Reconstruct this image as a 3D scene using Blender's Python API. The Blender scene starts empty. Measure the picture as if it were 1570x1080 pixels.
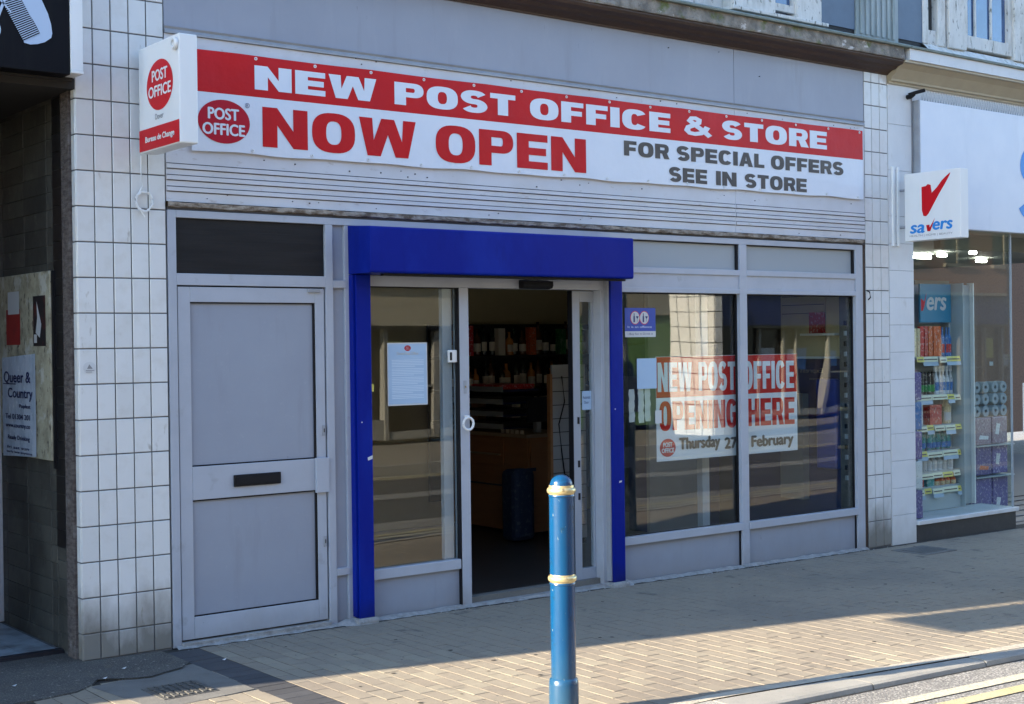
import bpy, bmesh, math, random
from mathutils import Vector, Matrix
random.seed(7)
rad = math.radians
S = bpy.context.scene
C = S.collection

# ------------------------------------------------------------------ camera, sky, sun, exposure
cam = bpy.data.cameras.new('camera')
cam_o = bpy.data.objects.new('camera', cam)
C.objects.link(cam_o)
cam.sensor_fit = 'HORIZONTAL'
cam.sensor_width = 36
cam.lens = 2142.44 / 1570 * 36
cam.clip_start = .05
cam.clip_end = 500
CAM = Vector((-2.0073, -7.7655, 1.7797))
right = Vector((.7904184, -.61242977, -.01298166))
up = Vector((.01403025, -.00308697, .99989681))
fwd = Vector((.61240665, .79051897, -.00615254))
M = Matrix((right, up, -fwd)).transposed().to_4x4()
M.translation = CAM
cam_o.matrix_world = M
S.camera = cam_o

SUN_EL = 19.0
world = bpy.data.worlds.new('World')
S.world = world
world.use_nodes = True
wn = world.node_tree
sky = wn.nodes.new('ShaderNodeTexSky')
sky.sky_type = 'NISHITA'
sky.sun_disc = False
sky.sun_elevation = rad(SUN_EL)
sky.sun_rotation = rad(281.5)
sky.air_density = 1.0
sky.dust_density = .3
sky.ozone_density = 3.0
wn.links.new(sky.outputs[0], wn.nodes['Background'].inputs[0])
wn.nodes['Background'].inputs[1].default_value = .15
sun = bpy.data.lights.new('sun', 'SUN')
sun.energy = 5.0
sun.angle = rad(.5)
sun.color = (1.0, .87, .68)
sun_o = bpy.data.objects.new('sun', sun)
C.objects.link(sun_o)
sd = Vector((-.98, .199, 0)).normalized() * math.cos(rad(SUN_EL)) + Vector((0, 0, math.sin(rad(SUN_EL))))
sun_o.rotation_euler = sd.to_track_quat('Z', 'Y').to_euler()
S.view_settings.view_transform = 'Standard'
S.view_settings.look = 'None'
S.view_settings.exposure = 2.18
S.view_settings.gamma = 1
S.view_settings.use_curve_mapping = False
S.render.engine = 'CYCLES'
S.cycles.max_bounces = 8
S.cycles.transparent_max_bounces = 16

# ------------------------------------------------------------------ materials
MATS = {}

def mat(name, col, rough=.5, metal=0, layers=(), bump=None, rnd=0, spec=.5, emit=None, low=None, coat=0, rndhue=0):
    """layers: (scale, colour, lo, hi, strength, (sx,sy,sz)); low: (z0,z1,colour,strength) grime that sits near the ground"""
    m = bpy.data.materials.new(name)
    MATS[name] = m
    m.use_nodes = True
    nt = m.node_tree
    N, L = nt.nodes, nt.links
    bs = N['Principled BSDF']
    geo = N.new('ShaderNodeNewGeometry')
    rgb = N.new('ShaderNodeRGB')
    rgb.outputs[0].default_value = (*col, 1)
    out = rgb.outputs[0]

    def noise(scale, detail=5, st=(1, 1, 1), rough_=.6, seed=0):
        mp = N.new('ShaderNodeMapping')
        mp.inputs['Scale'].default_value = st
        mp.inputs['Location'].default_value = (seed * 3.7, seed * 1.3, seed * 2.1)
        L.new(geo.outputs['Position'], mp.inputs[0])
        n = N.new('ShaderNodeTexNoise')
        n.inputs['Scale'].default_value = scale
        n.inputs['Detail'].default_value = detail
        n.inputs['Roughness'].default_value = rough_
        L.new(mp.outputs[0], n.inputs['Vector'])
        return n.outputs['Fac']

    def mix(a, b, fac):
        x = N.new('ShaderNodeMix')
        x.data_type = 'RGBA'
        L.new(fac, x.inputs[0])
        L.new(a, x.inputs[6])
        if isinstance(b, tuple):
            x.inputs[7].default_value = (*b, 1)
        else:
            L.new(b, x.inputs[7])
        return x.outputs[2]

    def mrange(v, a, b, c=0, d=1):
        x = N.new('ShaderNodeMapRange')
        for i, q in enumerate((a, b, c, d)):
            x.inputs[i + 1].default_value = q
        L.new(v, x.inputs[0])
        return x.outputs[0]

    def math_(op, a, b=None):
        x = N.new('ShaderNodeMath')
        x.operation = op
        for i, q in enumerate((a, b)):
            if q is None:
                continue
            if isinstance(q, (int, float)):
                x.inputs[i].default_value = q
            else:
                L.new(q, x.inputs[i])
        return x.outputs[0]

    for i, l in enumerate(layers):
        sc, c2, lo, hi, stg = l[:5]
        st = l[5] if len(l) > 5 else (1, 1, 1)
        f = mrange(noise(sc, 6, st, seed=i + len(name)), lo, hi, 0, stg)
        out = mix(out, c2, f)
    if low:
        z0, z1, c2, stg = low
        sep = N.new('ShaderNodeSeparateXYZ')
        L.new(geo.outputs['Position'], sep.inputs[0])
        n = noise(5, 6, (1, 1, .5), seed=9)
        zz = math_('ADD', sep.outputs[2], math_('MULTIPLY', math_('SUBTRACT', n, .5), (z1 - z0) * 1.6))
        f = mrange(zz, z0, z1, stg, 0)
        out = mix(out, c2, f)
    if rnd:
        oi = N.new('ShaderNodeObjectInfo')
        hs = N.new('ShaderNodeHueSaturation')
        L.new(mrange(oi.outputs['Random'], 0, 1, 1 - rnd, 1 + rnd), hs.inputs['Value'])
        if rndhue:
            L.new(mrange(oi.outputs['Random'], 0, 1, .5 - rndhue, .5 + rndhue), hs.inputs['Hue'])
        L.new(out, hs.inputs['Color'])
        out = hs.outputs[0]
    L.new(out, bs.inputs['Base Color'])
    bs.inputs['Roughness'].default_value = rough
    bs.inputs['Metallic'].default_value = metal
    bs.inputs['Specular IOR Level'].default_value = spec
    bs.inputs['Coat Weight'].default_value = coat
    if emit:
        bs.inputs['Emission Color'].default_value = (*emit[0], 1)
        bs.inputs['Emission Strength'].default_value = emit[1]
    if bump:
        bp = N.new('ShaderNodeBump')
        bp.inputs['Strength'].default_value = bump[1]
        bp.inputs['Distance'].default_value = bump[2] if len(bump) > 2 else .004
        L.new(noise(bump[0], 5, bump[3] if len(bump) > 3 else (1, 1, 1)), bp.inputs['Height'])
        L.new(bp.outputs[0], bs.inputs['Normal'])
    return m

def glass_mat(name, tint=(.93, .96, .95), wav=.0, r0=.04):
    m = bpy.data.materials.new(name)
    MATS[name] = m
    m.use_nodes = True
    nt = m.node_tree
    N, L = nt.nodes, nt.links
    N.clear()
    o = N.new('ShaderNodeOutputMaterial')
    tr = N.new('ShaderNodeBsdfTransparent')
    tr.inputs[0].default_value = (*tint, 1)
    gl = N.new('ShaderNodeBsdfGlossy')
    gl.inputs['Roughness'].default_value = .0
    gl.inputs['Color'].default_value = (1, 1, 1, 1)
    geo = N.new('ShaderNodeNewGeometry')
    dot = N.new('ShaderNodeVectorMath')
    dot.operation = 'DOT_PRODUCT'
    L.new(geo.outputs['Normal'], dot.inputs[0])
    L.new(geo.outputs['Incoming'], dot.inputs[1])

    def ma(op, a, b=None):
        x = N.new('ShaderNodeMath')
        x.operation = op
        for i, q in enumerate((a, b)):
            if q is None:
                continue
            if isinstance(q, (int, float)):
                x.inputs[i].default_value = q
            else:
                L.new(q, x.inputs[i])
        return x.outputs[0]
    c = ma('ABSOLUTE', dot.outputs['Value'])
    f = ma('ADD', ma('MULTIPLY', ma('POWER', ma('SUBTRACT', 1.0, c), 5.0), 1 - r0), r0)
    mx = N.new('ShaderNodeMixShader')
    L.new(f, mx.inputs[0])
    L.new(tr.outputs[0], mx.inputs[1])
    L.new(gl.outputs[0], mx.inputs[2])
    L.new(mx.outputs[0], o.inputs[0])
    if wav:
        n = N.new('ShaderNodeTexNoise')
        n.inputs['Scale'].default_value = 1.3
        n.inputs['Detail'].default_value = 1
        mp = N.new('ShaderNodeMapping')
        mp.inputs['Scale'].default_value = (1, 1, .35)
        L.new(geo.outputs['Position'], mp.inputs[0])
        L.new(mp.outputs[0], n.inputs['Vector'])
        bp = N.new('ShaderNodeBump')
        bp.inputs['Distance'].default_value = wav
        L.new(n.outputs['Fac'], bp.inputs['Height'])
        L.new(bp.outputs[0], gl.inputs['Normal'])
    return m

mat('tile_white', (.635, .645, .64), .2, layers=[(9, (.52, .51, .475), .50, .78, .55), (70, (.34, .33, .31), .66, .75, .5), (11, (.30, .27, .22), .665, .72, .6, (1, 1, .35))], low=(.06, .46, (.15, .138, .112), .88), rnd=.04, bump=(14, .12, .003))
mat('grout', (.10, .102, .105), .9, layers=[(20, (.17, .17, .16), .4, .7, .6)])
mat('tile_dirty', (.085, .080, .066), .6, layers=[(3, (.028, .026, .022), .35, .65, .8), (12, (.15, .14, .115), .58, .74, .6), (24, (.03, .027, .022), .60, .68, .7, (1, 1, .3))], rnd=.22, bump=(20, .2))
mat('tile_black', (.012, .012, .013), .35, layers=[(12, (.03, .028, .025), .5, .7, .7)], rnd=.2)
mat('paint_panel', (0.278, 0.310, 0.373), .36, layers=[(9, (.21, .225, .26), .56, .74, .5, (1, 1, .15)), (26, (.15, .15, .15), .70, .74, .5, (1, 1, .5)), (2.2, (0.247, 0.273, 0.334), .35, .7, .7), (30, (0.347, 0.367, 0.423), .62, .74, .3)], low=(-.02, .16, (0.210, 0.210, 0.211), .5), bump=(45, .03))
mat('paint_frame', (0.380, 0.410, 0.467), .34, layers=[(14, (.24, .25, .27), .62, .74, .5, (.6, 1, .6)), (6, (0.320, 0.345, 0.394), .4, .7, .5), (60, (0.200, 0.200, 0.210), .70, .76, .6)], low=(-.04, .14, (0.240, 0.230, 0.221), .6), bump=(60, .04))
mat('fascia_grey', (0.284, 0.304, 0.360), .42, layers=[(6, (.20, .205, .215), .58, .74, .6, (1, 1, .12)), (22, (.13, .12, .11), .70, .74, .5, (1, 1, .3)), (1.6, (0.247, 0.265, 0.317), .35, .7, .8), (9, (0.336, 0.350, 0.404), .55, .8, .4, (1, 1, .25))], bump=(5.250, 0.062, 0.007))
mat('fascia_light', (0.560, 0.571, 0.606), .5, layers=[(3, (0.470, 0.470, 0.478), .4, .7, .6), (18, (0.336, 0.291, 0.256), .62, .76, .7, (.6, 1, 1.6)), (90, (0.168, 0.134, 0.116), .72, .76, .7)], bump=(30, .06))
mat('trim_metal', (.30, .32, .35), .35, layers=[(8, (.22, .23, .25), .4, .7, .6)])
mat('groove_dark', (.06, .06, .065), .8)
mat('grime_ledge', (.34, .31, .27), .85, layers=[(14, (.10, .07, .045), .42, .6, .9, (.7, 1, 2)), (50, (.5, .48, .45), .6, .7, .6)], bump=(40, .8, .01))
mat('blue_paint', (.0005, .011, .21), .36, layers=[(1.6, (.003, .022, .27), .48, .62, .8, (1, 1, .5)), (7, (.0005, .006, .15), .55, .75, .6, (1, 1, .3)), (40, (.02, .03, .10), .70, .735, .7, (.5, 1, 1)), (80, (.10, .12, .2), .74, .76, .6)], low=(-.03, .14, (.01, .012, .05), .8), spec=.12, bump=(2.2, .25, .012))
mat('rubber_black', (.009, .009, .011), .55, spec=.2)
mat('white_plastic', (.72, .73, .72), .35, layers=[(8, (.6, .6, .58), .5, .8, .5)])
mat('sign_white', (.74, .75, .74), .35, layers=[(5, (.62, .63, .60), .5, .85, .5, (1, 1, .3))])
mat('sign_red', (.56, .004, .010), .38, layers=[(4, (.47, .006, .012), .4, .8, .6)], spec=.2)
mat('oval_red', (.42, .006, .022), .4, spec=.2)
mat('vinyl_white', (.66, .70, .76), .38, layers=[(3, (.60, .65, .72), .4, .7, .6)], bump=(2.2, .35, .03))
mat('vinyl_red', (.52, .005, .008), .38, layers=[(3, (.44, .006, .012), .4, .7, .7), (1.1, (.62, .02, .03), .55, .7, .5)], bump=(2.2, .35, .03), spec=.22)
mat('ink_dark', (.045, .036, .032), .5, layers=[(6, (.09, .075, .06), .4, .7, .8)])
mat('ink_grey', (.22, .22, .23), .5)
mat('ink_navy', (.02, .03, .12), .5)
mat('concrete_mortar', (0.315, 0.315, 0.307), .95, layers=[(18, (0.195, 0.188, 0.180), .4, .65, .8), (60, (0.450, 0.450, 0.435), .6, .7, .6)], bump=(50, 1, .012))
mat('paver', (.258, .218, .160), .9, layers=[(2.2, (.215, .182, .138), .38, .7, .6), (26, (.145, .124, .096), .52, .75, .5), (220, (.35, .305, .235), .55, .7, .5), (.8, (.175, .152, .122), .52, .66, .6), (4, (.095, .084, .072), .62, .70, .75), (17, (.045, .042, .04), .685, .71, .8)], rnd=.12, rndhue=.006, bump=(180, .7, .003))
mat('paver_dark', (.052, .052, .056), .75, layers=[(12, (.036, .036, .04), .4, .7, .6), (200, (.09, .085, .08), .55, .7, .5)], rnd=.14, bump=(160, .5, .002))
mat('joint_sand', (.028, .023, .018), .98, layers=[(30, (.05, .042, .033), .5, .7, .7)], bump=(160, 1, .004))
mat('tarmac_patch', (.085, .080, .072), .95, layers=[(5, (.055, .052, .048), .4, .65, .8), (110, (.20, .185, .16), .55, .60, .8), (34, (.30, .28, .24), .635, .655, .9), (9, (.12, .10, .07), .60, .70, .6)], bump=(60, 1, .02))
mat('concrete', (0.149, 0.143, 0.129), .93, layers=[(6, (0.105, 0.099, 0.091), .4, .7, .8), (120, (0.220, 0.215, 0.198), .58, .7, .5)], bump=(110, .8, .005))
mat('cast_iron', (.10, .10, .095), .6, metal=.4, layers=[(40, (.2, .18, .15), .5, .7, .7)], bump=(60, .6, .004))
mat('kerb_stone', (.30, .285, .25), .9, layers=[(4, (.22, .21, .19), .4, .7, .7), (140, (.15, .145, .13), .56, .68, .6), (12, (.36, .33, .28), .58, .7, .5)], rnd=.06, bump=(120, .8, .005))
mat('kerb_edge', (.42, .37, .29), .9, layers=[(12, (.30, .27, .22), .4, .7, .8)], bump=(60, .9, .008))
mat('road', (.17, .162, .15), .9, layers=[(75, (.42, .40, .36), .50, .58, .9), (90, (.02, .02, .02), .57, .62, .8), (1.2, (.12, .115, .11), .45, .7, .4)], bump=(85, 1, .012))
mat('road_line', (.50, .42, .20), .85, layers=[(60, (.24, .21, .15), .48, .62, .8), (3, (.42, .38, .25), .42, .6, .7), (90, (.05, .05, .045), .60, .64, .7)], bump=(85, .8, .008))
mat('line_pale', (.50, .46, .34), .85, layers=[(60, (.26, .24, .20), .48, .62, .8), (90, (.05, .05, .045), .60, .64, .7)], bump=(85, .8, .008))
mat('gutter_dirt', (.02, .018, .015), .98, layers=[(40, (.06, .055, .045), .5, .65, .8)])
mat('bollard_blue', (.001, .042, .120), .26, layers=[(6, (.002, .055, .135), .4, .7, .6), (22, (.17, .21, .20), .665, .69, .9, (1, 1, .8)), (60, (.10, .14, .15), .66, .69, .7, (1, 1, .3)), (14, (.008, .025, .04), .60, .70, .6)], low=(-.1, .42, (.03, .07, .09), .6), coat=.2, bump=(40, .22, .002))
mat('gold', (.66, .53, .28), .34, metal=.7, layers=[(22, (.14, .10, .05), .55, .64, .85), (60, (.5, .47, .38), .6, .68, .6)], bump=(40, .3, .002))
mat('brown_paint', (.060, .032, .020), .6, layers=[(4, (.035, .02, .014), .4, .7, .8, (.3, 1, 3)), (25, (.12, .075, .05), .58, .7, .6, (.4, 1, 2))], bump=(25, .4, .006))
mat('stone_mossy', (.30, .27, .23), .95, layers=[(9, (.13, .12, .105), .38, .62, .9), (5, (.10, .125, .03), .57, .66, .9), (11, (.58, .55, .52), .62, .66, .9, (.6, 1, 1.2)), (30, (.07, .06, .05), .62, .72, .8)], bump=(22, 1, .02))
mat('lead_green', (.20, .235, .215), .7, layers=[(8, (.12, .145, .12), .4, .7, .8), (30, (.33, .35, .33), .6, .72, .6)], bump=(25, .6, .008))
mat('flaky_paint', (.60, .59, .55), .7, layers=[(13, (.42, .41, .36), .46, .66, .7, (1, 1, .35)), (28, (.10, .10, .075), .60, .66, .85, (1, 1, .4))], bump=(30, .8, .006))
mat('slate_blue', (.085, .125, .18), .55, layers=[(6, (.065, .1, .145), .4, .7, .7), (70, (.16, .2, .24), .64, .72, .5)], bump=(50, .2))
mat('flute_green', (.30, .345, .345), .7, layers=[(10, (.17, .21, .20), .42, .68, .8, (1, 1, .2)), (24, (.44, .47, .46), .6, .7, .6, (1, 1, .2))])
mat('cream_soffit', (.42, .36, .25), .65, layers=[(6, (.35, .29, .2), .4, .7, .5)])
mat('white_render', (.63, .64, .645), .6, layers=[(4, (.55, .56, .56), .4, .7, .6), (20, (.46, .45, .42), .62, .74, .5, (1, 1, .3)), (60, (.3, .27, .22), .70, .75, .6)], bump=(30, .25, .004), low=(-.05, .3, (.35, .34, .31), .5))
mat('fascia_bluewhite', (.66, .69, .75), .38, layers=[(5, (.52, .56, .62), .58, .76, .5, (1, 1, .15)), (2, (.56, .605, .69), .4, .7, .6)], bump=(20, .05))
mat('letter_blue', (.01, .22, .62), .35)
mat('plinth_dark', (.014, .014, .02), .5, layers=[(12, (.03, .03, .035), .5, .7, .6)], bump=(30, .3))
mat('window_blue', (.03, .07, .16), .06, layers=[(3, (.05, .12, .26), .4, .65, .8)], spec=.9)  # blue sky reflection is painted into the pane colour
mat('dark_glass', (.012, .013, .016), .08, spec=.9)
mat('mesh_glass', (.008, .010, .014), .3, layers=[(5, (.018, .02, .024), .4, .7, .7, (.3, 1, 4))], spec=.25, bump=(1, .4, .003, (1, 1, 90)))
mat('barber_black', (.003, .003, .005), .55, layers=[(3, (.010, .010, .010), .45, .7, .8, (4, 1, .3))], spec=.15)
mat('comb_silver', (.42, .52, .66), .45)
mat('ceiling_dark', (.022, .020, .018), .85)
mat('board_cream', (.42, .385, .27), .85, layers=[(9, (.25, .22, .15), .45, .62, .8), (26, (.09, .075, .06), .58, .64, .9, (1, 1, .5)), (7, (.55, .54, .47), .55, .65, .8)], bump=(25, .8, .006))
mat('poster_blue', (.50, .56, .64), .7, layers=[(9, (.34, .41, .50), .45, .62, .8, (1, 1, .4)), (30, (.62, .66, .70), .6, .64, .8)], bump=(14, .7, .006))
mat('poster_red', (.33, .02, .015), .6, layers=[(14, (.2, .02, .02), .5, .7, .6)])
mat('poster_black', (.02, .015, .016), .6, layers=[(5, (.13, .02, .015), .5, .6, .7)])
mat('paper_white', (.55, .56, .56), .7)
mat('worn_wood', (.13, .11, .10), .9, layers=[(16, (.06, .045, .04), .42, .62, .9, (1, 1, 3)), (8, (.24, .22, .21), .6, .7, .7)], bump=(30, 1, .01, (1, 1, 3)))
mat('lobby_tile', (.30, .35, .38), .5, layers=[(6, (.12, .13, .13), .45, .65, .8)])
mat('poster_paper_blue', (.36, .50, .66), .55, layers=[(3, (.30, .44, .60), .4, .7, .5)])
mat('poster_text', (.62, .72, .82), .6)
mat('alcohol_blue', (.01, .05, .34), .4)
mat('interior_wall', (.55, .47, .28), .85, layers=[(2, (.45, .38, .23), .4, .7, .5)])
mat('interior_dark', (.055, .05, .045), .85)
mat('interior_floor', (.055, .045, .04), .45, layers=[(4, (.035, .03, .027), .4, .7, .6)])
mat('wood_brown', (.36, .17, .07), .5, layers=[(3, (.28, .12, .045), .4, .7, .6, (1, 1, 6))])
mat('wood_edge', (.34, .26, .17), .5)
mat('slat_white', (.40, .41, .42), .6)
mat('shelf_black', (.015, .015, .017), .5)
mat('screen_frame', (.18, .2, .22), .4)
mat('bottle_brown', (.10, .035, .012), .12, spec=.8)
mat('bottle_dark', (.02, .03, .02), .12, spec=.8)
mat('bottle_amber', (.45, .18, .04), .15, spec=.8)
mat('label_cream', (.62, .58, .48), .6)
mat('bag_blue', (.010, .025, .06), .7, layers=[(28, (.06, .08, .10), .56, .62, .8)])
mat('navy_panel', (.012, .02, .10), .45)
mat('steel_grey', (.28, .32, .35), .35)
mat('sliding_frame', (.30, .33, .38), .35)
mat('tube_light', (.9, .9, .85), .4, emit=((1, .97, .88), 15))
mat('pharm_wall', (.30, .32, .30), .7)
mat('pharm_ceiling', (.26, .27, .24), .7)
mat('pharm_floor', (.07, .07, .07), .5)
mat('unit_grey', (.34, .40, .42), .35)
mat('teal_panel', (.012, .20, .34), .4)
mat('label_yellow', (.66, .60, .12), .5)
mat('label_pale', (.62, .66, .50), .5)
mat('label_price', (.30, .42, .55), .5)
for n_, c_ in dict(prod_red=(.5, .03, .03), prod_orange=(.62, .12, .03), prod_purple=(.11, .085, .26), prod_blue=(.03, .18, .48), prod_teal=(.03, .26, .27), prod_white=(.62, .66, .68), prod_cream=(.6, .5, .3), prod_green=(.03, .25, .07), prod_black=(.02, .02, .025), prod_pink=(.32, .23, .28)).items():
    mat(n_, c_, .35, rnd=.2, layers=[(42, tuple(min(.75, q * .5 + .34) for q in c_), .56, .60, .75, (1, 1, .8)), (75, tuple(q * .25 for q in c_), .58, .61, .7)])
mat('roll_white', (.30, .35, .38), .7, bump=(20, .4, .01))
mat('mat_strip', (.10, .11, .12), .6)
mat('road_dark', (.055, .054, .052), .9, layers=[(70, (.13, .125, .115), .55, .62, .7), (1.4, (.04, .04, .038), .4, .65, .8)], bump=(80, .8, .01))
mat('opp_paving', (.24, .21, .16), .9, layers=[(1.4, (.17, .15, .115), .42, .66, .8), (9, (.10, .09, .075), .6, .7, .6), (30, (.2, .17, .14), .6, .7, .5)])
mat('opp_cream', (.34, .30, .22), .7, layers=[(2, (.33, .29, .21), .4, .7, .7), (6, (.2, .17, .13), .6, .7, .5, (1, 1, .3))])
mat('opp_brick', (.30, .16, .10), .85, layers=[(30, (.2, .1, .07), .45, .65, .8)])
mat('opp_tile', (.76, .75, .71), .35)
mat('opp_dark', (.012, .012, .014), .2, layers=[(2.5, (.035, .03, .025), .5, .62, .8)], spec=.3)
mat('opp_frame', (.26, .25, .22), .5, layers=[(3, (.18, .17, .15), .4, .7, .6)])
mat('opp_green', (.12, .22, .06), .6)
mat('post_peel', (.14, .20, .18), .7, layers=[(9, (.62, .62, .57), .49, .54, .9, (1, 1, .35)), (16, (.05, .07, .06), .55, .62, .9, (1, 1, .35))], bump=(20, .7, .006))
mat('slate_roof', (.10, .10, .11), .8)
glass_mat('glass', wav=.0035, r0=.058)
glass_mat('glass_clear', tint=(.94, .97, .96), wav=.0, r0=.02)
glass_mat('film', tint=(.55, .66, .78), wav=.0, r0=.06)

# ------------------------------------------------------------------ builders
ORG = {}

def org(p):
    return ORG.get(p.name, Vector((0, 0, 0))) if p is not None else Vector((0, 0, 0))

class MB:
    def __init__(s):
        s.v, s.f = [], []

    def poly(s, pts):
        i = len(s.v)
        s.v += [tuple(p) for p in pts]
        s.f.append(tuple(range(i, i + len(pts))))
        return s

    def box(s, x0, x1, y0, y1, z0, z1):
        i = len(s.v)
        s.v += [(x0, y0, z0), (x1, y0, z0), (x1, y1, z0), (x0, y1, z0), (x0, y0, z1), (x1, y0, z1), (x1, y1, z1), (x0, y1, z1)]
        s.f += [tuple(i + k for k in q) for q in ((0, 3, 2, 1), (4, 5, 6, 7), (0, 1, 5, 4), (1, 2, 6, 5), (2, 3, 7, 6), (3, 0, 4, 7))]
        return s

    def cbox(s, x0, x1, y0, y1, z0, z1, c=.004):
        """box chamfered round its -y face"""
        i = len(s.v)
        s.v += [(x0, y1, z0), (x1, y1, z0), (x1, y1, z1), (x0, y1, z1),
                (x0, y0 + c, z0), (x1, y0 + c, z0), (x1, y0 + c, z1), (x0, y0 + c, z1),
                (x0 + c, y0, z0 + c), (x1 - c, y0, z0 + c), (x1 - c, y0, z1 - c), (x0 + c, y0, z1 - c)]
        q = [(0, 1, 5, 4), (1, 2, 6, 5), (2, 3, 7, 6), (3, 0, 4, 7), (4, 5, 9, 8), (5, 6, 10, 9), (6, 7, 11, 10), (7, 4, 8, 11), (8, 9, 10, 11), (3, 2, 1, 0)]
        s.f += [tuple(i + k for k in t) for t in q]
        return s

    def prism(s, prof, x0, x1):
        """profile [(y,z)...] swept along x"""
        i, n = len(s.v), len(prof)
        s.v += [(x0, a, b) for a, b in prof] + [(x1, a, b) for a, b in prof]
        s.f += [(i + k, i + (k + 1) % n, i + n + (k + 1) % n, i + n + k) for k in range(n)]
        s.f += [tuple(i + k for k in reversed(range(n))), tuple(i + n + k for k in range(n))]
        return s

    def lathe(s, cx, cy, prof, n=24):
        i = len(s.v)
        for r, z in prof:
            for k in range(n):
                a = 2 * math.pi * k / n
                s.v.append((cx + r * math.cos(a), cy + r * math.sin(a), z))
        for j in range(len(prof) - 1):
            for k in range(n):
                a, b = i + j * n + k, i + j * n + (k + 1) % n
                s.f.append((a, b, b + n, a + n))
        s.f.append(tuple(i + k for k in reversed(range(n))))
        j = i + (len(prof) - 1) * n
        s.f.append(tuple(j + k for k in range(n)))
        return s

    def tube(s, pts, r, n=8):
        pts = [Vector(p) for p in pts]
        i = len(s.v)
        for j, p in enumerate(pts):
            t = (pts[min(j + 1, len(pts) - 1)] - pts[max(j - 1, 0)]).normalized()
            a = t.cross(Vector((0, 0, 1)))
            if a.length < .05:
                a = t.cross(Vector((0, 1, 0)))
            a.normalize()
            b = t.cross(a)
            for k in range(n):
                w = 2 * math.pi * k / n
                s.v.append(tuple(p + a * r * math.cos(w) + b * r * math.sin(w)))
        for j in range(len(pts) - 1):
            for k in range(n):
                q, w = i + j * n + k, i + j * n + (k + 1) % n
                s.f.append((q, w, w + n, q + n))
        s.f.append(tuple(i + k for k in range(n)))
        s.f.append(tuple(i + (len(pts) - 1) * n + k for k in reversed(range(n))))
        return s

    def mesh(s, name, m, o=Vector((0, 0, 0)), smooth=False):
        me = bpy.data.meshes.new(name)
        me.from_pydata([(a - o.x, b - o.y, c - o.z) for a, b, c in s.v], [], s.f)
        me.materials.append(MATS[m])
        if smooth:
            me.shade_smooth()
        me.validate()
        me.update()
        bm = bmesh.new()
        bm.from_mesh(me)
        bmesh.ops.recalc_face_normals(bm, faces=bm.faces)
        bm.to_mesh(me)
        bm.free()
        return me

    def build(s, name, m, parent=None, bevel=0, smooth=False, at=None):
        o0 = Vector(at) if at is not None else (org(parent) if parent is not None else Vector((0, 0, 0)))
        me = s.mesh(name, m, o0, smooth)
        ob = bpy.data.objects.new(name, me)
        C.objects.link(ob)
        if parent is not None:
            ob.parent = parent
            ob.location = o0 - org(parent)
        else:
            ob.location = o0
        ORG[ob.name] = o0
        if smooth:
            try:
                me.set_sharp_from_angle(angle=rad(40))
            except Exception:
                pass
        if bevel:
            b = ob.modifiers.new('bevel', 'BEVEL')
            b.width = bevel
            b.segments = 2
            b.limit_method = 'ANGLE'
        return ob

def bx(*a):
    return MB().box(*a)

def tag(o, label, cat, group=None):
    o['label'] = label
    o['category'] = cat
    if group:
        o['group'] = group
    return o

def thing(name, label, cat, loc, group=None):
    o = bpy.data.objects.new(name, None)
    C.objects.link(o)
    o.empty_display_size = .1
    o.location = loc
    ORG[o.name] = Vector(loc)
    return tag(o, label, cat, group)

def struct(o):
    o['kind'] = 'structure'
    return o

def inst(name, me, parent, loc, rot=None):
    """one more object that shares a mesh; loc in world"""
    ob = bpy.data.objects.new(name, me)
    C.objects.link(ob)
    ob.parent = parent
    ob.location = Vector(loc) - org(parent)
    if rot:
        ob.rotation_euler = rot
    return ob

def nth(i, n, unit=''):
    o = ('first', 'second', 'third', 'fourth', 'fifth', 'sixth', 'seventh', 'eighth', 'ninth', 'tenth')
    if n == 1:
        return ''
    if i == 0:
        return 'leftmost'
    if i == n - 1:
        return 'rightmost'
    if i < n / 2:
        return o[i] + ' from the left'
    return o[n - 1 - i] + ' from the right'

def dup(root, loc, label=None):
    r = root.copy()
    C.objects.link(r)
    r.location = loc
    if label:
        r['label'] = label
    for ch in list(root.children):
        c = ch.copy()
        C.objects.link(c)
        c.parent = r
    return r

# ---- lettering
def place_mesh(name, me2d, o, du, dv, m, parent):
    """me2d: list of (verts2d, faces) in metres -> mesh on the plane o + u*du + v*dv"""
    V, F = me2d
    o, du, dv = Vector(o), Vector(du), Vector(dv)
    n = du.cross(dv)
    mb = MB()
    mb.v = [tuple(o + du * p[0] + dv * p[1] + n * (p[2] if len(p) > 2 else 0)) for p in V]
    mb.f = F
    me = bpy.data.meshes.new(name)
    oo = org(parent)
    me.from_pydata([(a - oo.x, b - oo.y, c - oo.z) for a, b, c in mb.v], [], F)
    me.materials.append(MATS[m])
    me.update()
    ob = bpy.data.objects.new(name, me)
    C.objects.link(ob)
    ob.parent = parent
    return ob

def curve_to_2d(cu):
    ob = bpy.data.objects.new('tmp', cu)
    C.objects.link(ob)
    dg = bpy.context.evaluated_depsgraph_get()
    me = bpy.data.meshes.new_from_object(ob.evaluated_get(dg))
    V = [(v.co.x, v.co.y) for v in me.vertices]
    F = [tuple(p.vertices) for p in me.polygons]
    bpy.data.objects.remove(ob)
    bpy.data.meshes.remove(me)
    return V, F

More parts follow.
